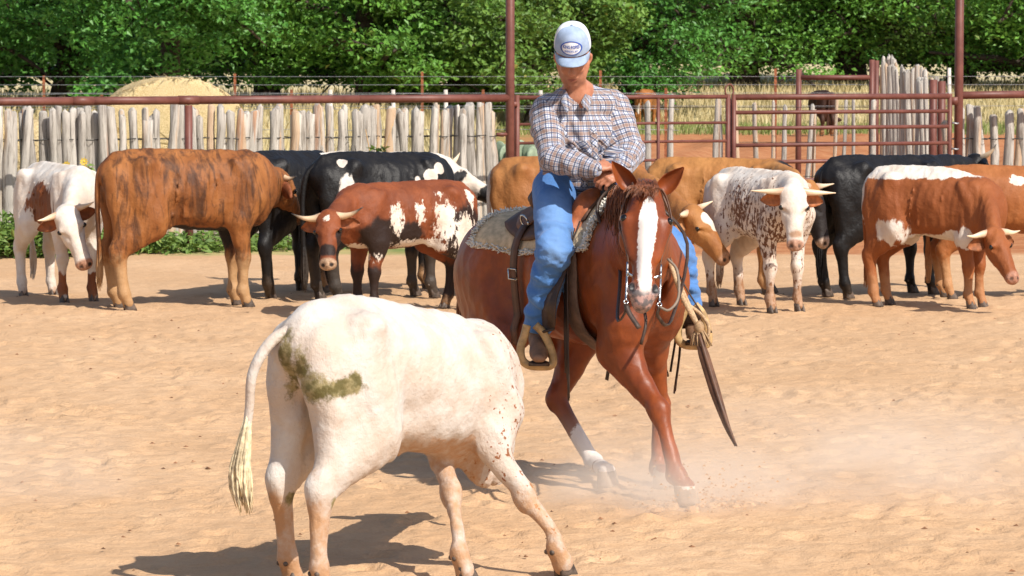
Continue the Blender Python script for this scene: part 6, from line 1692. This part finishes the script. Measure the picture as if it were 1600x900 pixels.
SECOND = ['dim oak glimpsed at the far left between the nearer crowns', 'dim oak behind the crowns left of the tall hay bale', 'dim oak behind the crown above the tall hay bale', 'dim oak behind the gap above the black and white cow', 'dim oak behind the bright crown left of the tall post', 'dim oak behind the rider, beyond the low rounded crown', 'dim oak behind the open panel and its spreading tree', 'dim oak far behind the middle of the gate', 'dim oak far behind the tall pale stake fence', 'dim oak far behind the right end of the fence']
for i, (px, D) in enumerate([(20, 140), (200, 150), (340, 145), (520, 150), (660, 142), (900, 150), (1080, 158), (1245, 164), (1420, 162), (1580, 158)]):
    tree(px, D, 11, 13, .3, 6500, 300 + i, SECOND[i], G1, 'trees of the second row', lsz=.30)

def far_wood():
    r = np.random.RandomState(64); n = 16000; P = np.stack([r.uniform(-75, 75, n), r.uniform(225, 262, n), 1.2 + 9 * r.rand(n) ** 1.3], 1)
    P[:, 2] *= .75 + .35 * np.sin(P[:, 0] * .25) * np.sin(P[:, 0] * .11 + 1); P[:, 2] += 1.4
    v, f, rv = leaves(P, r.uniform(.7, 1.6, n), None, 65); me = mesh_np('far_wood', v, f, False); attr(me, 'rnd', rv); tag(link('far_wood', me, G1), kind='stuff')
far_wood()
def plants():
    # dry pasture grass and the weeds at the foot of the fence
    r = np.random.RandomState(5)
    def blades(n, xf, yf, hh, ww, mat, name, zf=None, lean=.25, kind='stuff'):
        x = xf(n); y = yf(n, x); z = np.zeros(n) if zf is None else zf(x, y); h = hh * r.uniform(.5, 1.2, n); a = r.uniform(0, 2 * PI, n); w = ww * r.uniform(.6, 1.3, n)
        B = np.stack([x, y, z], 1); t = np.stack([np.cos(a), np.sin(a), 0 * a], 1); tip = B + np.stack([r.normal(0, lean, n) * h, r.normal(0, lean, n) * h, h], 1); md = (B + tip) / 2 + np.stack([0 * h, 0 * h, h * .1], 1)
        v = np.stack([B - t * w[:, None], B + t * w[:, None], md + t * w[:, None] * .7, md - t * w[:, None] * .7, tip], 1).reshape(-1, 3); k = np.arange(n)[:, None] * 5
        f = np.concatenate([k + [0, 1, 2], k + [0, 2, 3], k + [3, 2, 4]]); me = mesh_np(name, v, f, False); attr(me, 'rnd', np.repeat(r.rand(n), 5)); tag(link(name, me, mat), kind=kind)
    hz = terrain
    drym = leaf_mat('dry_grass', (.40, .30, .13), (.66, .55, .31), None, .8, .15); grm = leaf_mat('green_grass', (.10, .16, .03), (.26, .30, .08), (.5, .42, .2), .7, .15)
    blades(34000, lambda n: r.uniform(-24, 26, n), lambda n, x: np.where(x > -.5, r.uniform(112, 135, n), r.uniform(72, 118, n)), .44, .022, drym, 'dry_grass', hz)
    blades(9000, lambda n: r.uniform(-9, 2, n), lambda n, x: r.uniform(42, 66, n), .55, .012, drym, 'straw_grass', None)
    blades(9000, lambda n: r.uniform(-2, 16, n), lambda n, x: np.where(r.rand(n) < .75, r.uniform(103, 120, n), r.uniform(43, 49, n)), .33, .015, grm, 'green_grass', None)
    # leafy weeds in front of the stakes
    wm = leaf_mat('weed_leaves', (.06, .13, .02), (.20, .31, .06), (.30, .32, .08), .6, .25)
    def weeds(spans, name, seed):
        rr = np.random.RandomState(seed); C = []
        for (x0, x1, n, hgt, bk) in spans:
            for i in range(n):
                p = fence_pt(rr.uniform(x0, x1), 0, bk + rr.uniform(-.45, .15)); k = rr.randint(25, 55); h = hgt * rr.uniform(.6, 1.2); c = rr.normal(size=(k, 3)) * V(.13, .13, .0) + p; c[:, 2] = np.abs(rr.rand(k)) ** .8 * h; C.append(c)
        C = np.concatenate(C); v, f, rv = leaves(C, .085 * rr.uniform(.5, 1.4, len(C)), None, seed + 1, .8); me = mesh_np(name, v, f, False); attr(me, 'rnd', rv); tag(link(name, me, wm), kind='stuff')
    weeds([(-200, 30, 70, .42, .0), (30, 175, 62, .36, .0), (175, 330, 30, .20, .1), (330, 520, 22, .20, .1), (520, 790, 22, .18, .15), (800, 1140, 30, .20, .1), (1140, 1490, 26, .16, .1), (1490, 1700, 40, .30, .3), (-200, 780, 20, .25, 1.25)], 'weeds', 31)
    # a tall sunflower weed against the stakes
    o = fence_pt(143, 0, .5); root = empty('sunflower_plant', o); tag(root, 'tall leafy weed with small yellow flowers between the calf and the brindle steer', 'plant')
    st = MB(); tips = []; rr = random.Random(6)
    for i in range(6):
        e = V(rr.uniform(-.18, .18), rr.uniform(-.12, .05), rr.uniform(.75, 1.02)); st.tube(spline([V(0, 0, 0), e * V(.4, .4, .5), e], 4), [.012, .011, .010, .009, .008, .007, .006, .005, .004], 5); tips.append(e)
    st.build('stem', simple('green_stem', (.12, .17, .05), .7), root)
    C = np.concatenate([np.array([t * u + V(rr.uniform(-.09, .09), rr.uniform(-.09, .09), rr.uniform(-.05, .05)) for u in np.linspace(.25, 1, 22)]) for t in tips]); v, f, rv = leaves(C, np.full(len(C), .10), None, 8, .6); me = mesh_np('foliage', v, f, False); attr(me, 'rnd', rv); link('foliage', me, wm, root)
    ym = simple('yellow_petal', (.72, .48, .02), .7)
    for t in tips[:4]:
        mb = MB(); c = t + V(0, -.02, .04)
        for k in range(9):
            a = 2 * PI * k / 9; d = V(math.cos(a), -.25, math.sin(a)); w = V(-math.sin(a), 0, math.cos(a)) * .010; mb.add([c + d * .012, c + d * .03 + w, c + d * .05, c + d * .03 - w], [(0, 1, 2, 3)])
        mb.ball(c, (.014, .008, .014), 8, 6); mb.build('flower', ym, root)
    # prickly pear behind the gate
    o = at(822, 300, 43.5) * V(1, 1, 0); root = empty('prickly_pear', o); tag(root, 'grey green prickly pear cactus between the tall post and the rider', 'cactus')
    pm = simple('cactus_pad', (.24, .30, .20), .6, .2, 15, 0, .2); pads = [(V(0, 0, .18), .2)]; rr = random.Random(12); allp = []
    front = [(V(rr.uniform(-.22, .22), rr.uniform(-.1, .1), .12), .17) for _ in range(6)]
    for lv in range(4):
        nx = []
        for (c, r0) in front:
            allp.append((c, r0))
            for _ in range(2 if lv < 2 else 1): nx.append((c + V(rr.uniform(-.20, .20), rr.uniform(-.10, .10), r0 * 1.75), r0 * rr.uniform(.85, .98)))
        front = nx[:12]
    for (c, r0) in allp:
        a = rr.uniform(-.8, .8); M3 = np.array(((math.cos(a), -math.sin(a), 0), (math.sin(a), math.cos(a), 0), (0, 0, 1.0))); MB().ball(c, (r0 * .78, .025, r0), 14, 10, M3).build('pad', pm, root)
    # a dead stalk with a green sprout by the stakes
    o = fence_pt(627, 0, .75); root = empty('sapling', o); tag(root, 'dry forked stalk with a few green leaves leaning on the stakes above the black cow', 'plant')
    st = MB()
    for e in (V(.22, -.06, 1.40), V(.05, -.06, 1.25), V(-.10, -.05, 1.33), V(.12, -.08, 1.15)): st.tube(spline([V(0, 0, 0), V(0, -.03, .7), V(e[0] * .5, e[1], 1.05), e], 3), [.02, .019, .017, .015, .013, .011, .009, .007, .006, .004][:10], 5)
    st.build('stem', simple('dry_stalk', (.48, .31, .15), .9), root)
    C = np.array([V(rr.uniform(-.06, .16), -.08 + rr.uniform(-.05, .05), rr.uniform(.98, 1.12)) for _ in range(30)]); v, f, rv = leaves(C, np.full(30, .09), None, 3, .6); me = mesh_np('foliage', v, f, False); attr(me, 'rnd', rv); link('foliage', me, wm, root)
plants()

def thrown_sand():
    # sand thrown up by the front hoof
    r = random.Random(15); mb = MB(); c = gnd(1080, 790)
    for i in range(260):
        u = r.random() ** 1.6; p = V(c[0] + r.gauss(.06, .16), c[1] + r.gauss(0, .16), u * .22 * math.exp(-r.random())); s = r.uniform(.003, .010)
        mb.add([p + V(s, 0, 0), p + V(-s, .2 * s, 0), p + V(0, s, .3 * s), p + V(0, 0, s)], [(0, 1, 2), (0, 3, 1), (1, 3, 2), (0, 2, 3)])
    for i in range(26):
        a = r.uniform(0, 2 * PI); d = r.uniform(.05, .28); s = r.uniform(.012, .030); p = V(c[0] + math.cos(a) * d, c[1] + math.sin(a) * d, 0); mb.ball(p, (s * 1.4, s, s * .7), 6, 4)
    tag(mb.build('thrown_sand', simple('loose_sand', (.50, .31, .17), .95, .2, 30), None, smooth=False), kind='stuff')
thrown_sand()
def debris():
    # small clods and dung crumbs scattered over the sand
    r = random.Random(77); mb = MB()
    for i in range(420):
        D = r.uniform(12.8, 31); x = r.uniform(-.16, .16) * D; s = r.uniform(.005, .015) * (1.0 if r.random() < .93 else 1.7); c = V(x, D, s * .3)
        k = 5; v = [c + V(math.cos(2 * PI * j / k) * s * r.uniform(.7, 1.5), math.sin(2 * PI * j / k) * s * r.uniform(.6, 1.1), -.004) for j in range(k)] + [c + V(r.uniform(-.3, .3) * s, 0, s * r.uniform(.25, .5))]
        mb.add(v, [(j, (j + 1) % k, k) for j in range(k)])
    tag(mb.build('dung_crumbs', simple('dry_dung', (.20, .095, .045), .95, .5, 30), None, smooth=False), kind='stuff')
debris()
# ------------------------------------------------------------------ dust kicked up round the hooves
def dust(name, c, r, dens, seed, lab):
    mb = MB().ball((0, 0, 0), r, 24, 14); me = mb.mesh(name)
    o = link(name, me); o.location = c
    m = bpy.data.materials.new(name + '_air'); m.use_nodes = True; t = m.node_tree
    for n in list(t.nodes): t.nodes.remove(n)
    out = t.nodes.new('ShaderNodeOutputMaterial'); pv = t.nodes.new('ShaderNodeVolumePrincipled'); t.links.new(pv.outputs[0], out.inputs['Volume'])
    pv.inputs['Color'].default_value = (.985, .93, .85, 1); pv.inputs['Anisotropy'].default_value = .1
    tc = t.nodes.new('ShaderNodeTexCoord'); mp = t.nodes.new('ShaderNodeMapping'); mp.inputs['Scale'].default_value = (1 / r[0], 1 / r[1], 1 / r[2]); t.links.new(tc.outputs['Object'], mp.inputs[0])
    ln = t.nodes.new('ShaderNodeVectorMath'); ln.operation = 'LENGTH'; t.links.new(mp.outputs[0], ln.inputs[0])
    mr = t.nodes.new('ShaderNodeMapRange'); mr.interpolation_type = 'SMOOTHSTEP'; mr.inputs[1].default_value = 1.0; mr.inputs[2].default_value = .15; t.links.new(ln.outputs['Value'], mr.inputs[0])
    m2 = t.nodes.new('ShaderNodeMapping'); m2.inputs['Location'].default_value = (seed * 3.1, seed, 0); m2.inputs['Scale'].default_value = (1, 1, 2.2); t.links.new(tc.outputs['Object'], m2.inputs[0])
    nz = t.nodes.new('ShaderNodeTexNoise'); nz.inputs['Scale'].default_value = 2.0; nz.inputs['Detail'].default_value = 4; nz.inputs['Roughness'].default_value = .6; t.links.new(m2.outputs[0], nz.inputs['Vector'])
    m3 = t.nodes.new('ShaderNodeMapRange'); m3.inputs[1].default_value = .34; m3.inputs[2].default_value = .72; t.links.new(nz.outputs['Fac'], m3.inputs[0])
    mu = t.nodes.new('ShaderNodeMath'); mu.operation = 'MULTIPLY'; t.links.new(mr.outputs[0], mu.inputs[0]); t.links.new(m3.outputs[0], mu.inputs[1])
    mv = t.nodes.new('ShaderNodeMath'); mv.operation = 'MULTIPLY'; t.links.new(mu.outputs[0], mv.inputs[0]); mv.inputs[1].default_value = dens; t.links.new(mv.outputs[0], pv.inputs['Density'])
    me.materials.append(m); tag(o, kind='stuff'); return o
g = gnd(1360, 770); dust('dust_cloud', (g[0], g[1], .10), (2.3, 1.4, .48), 1.15, 1.0, '')
g = gnd(1050, 795); dust('dust_cloud', (g[0], g[1] + .1, .03), (.85, .75, .34), 3.4, 4.0, '')
g = gnd(60, 770); dust('dust_cloud', (g[0] - .4, g[1], .05), (1.3, 1.0, .40), 1.2, 7.0, '')
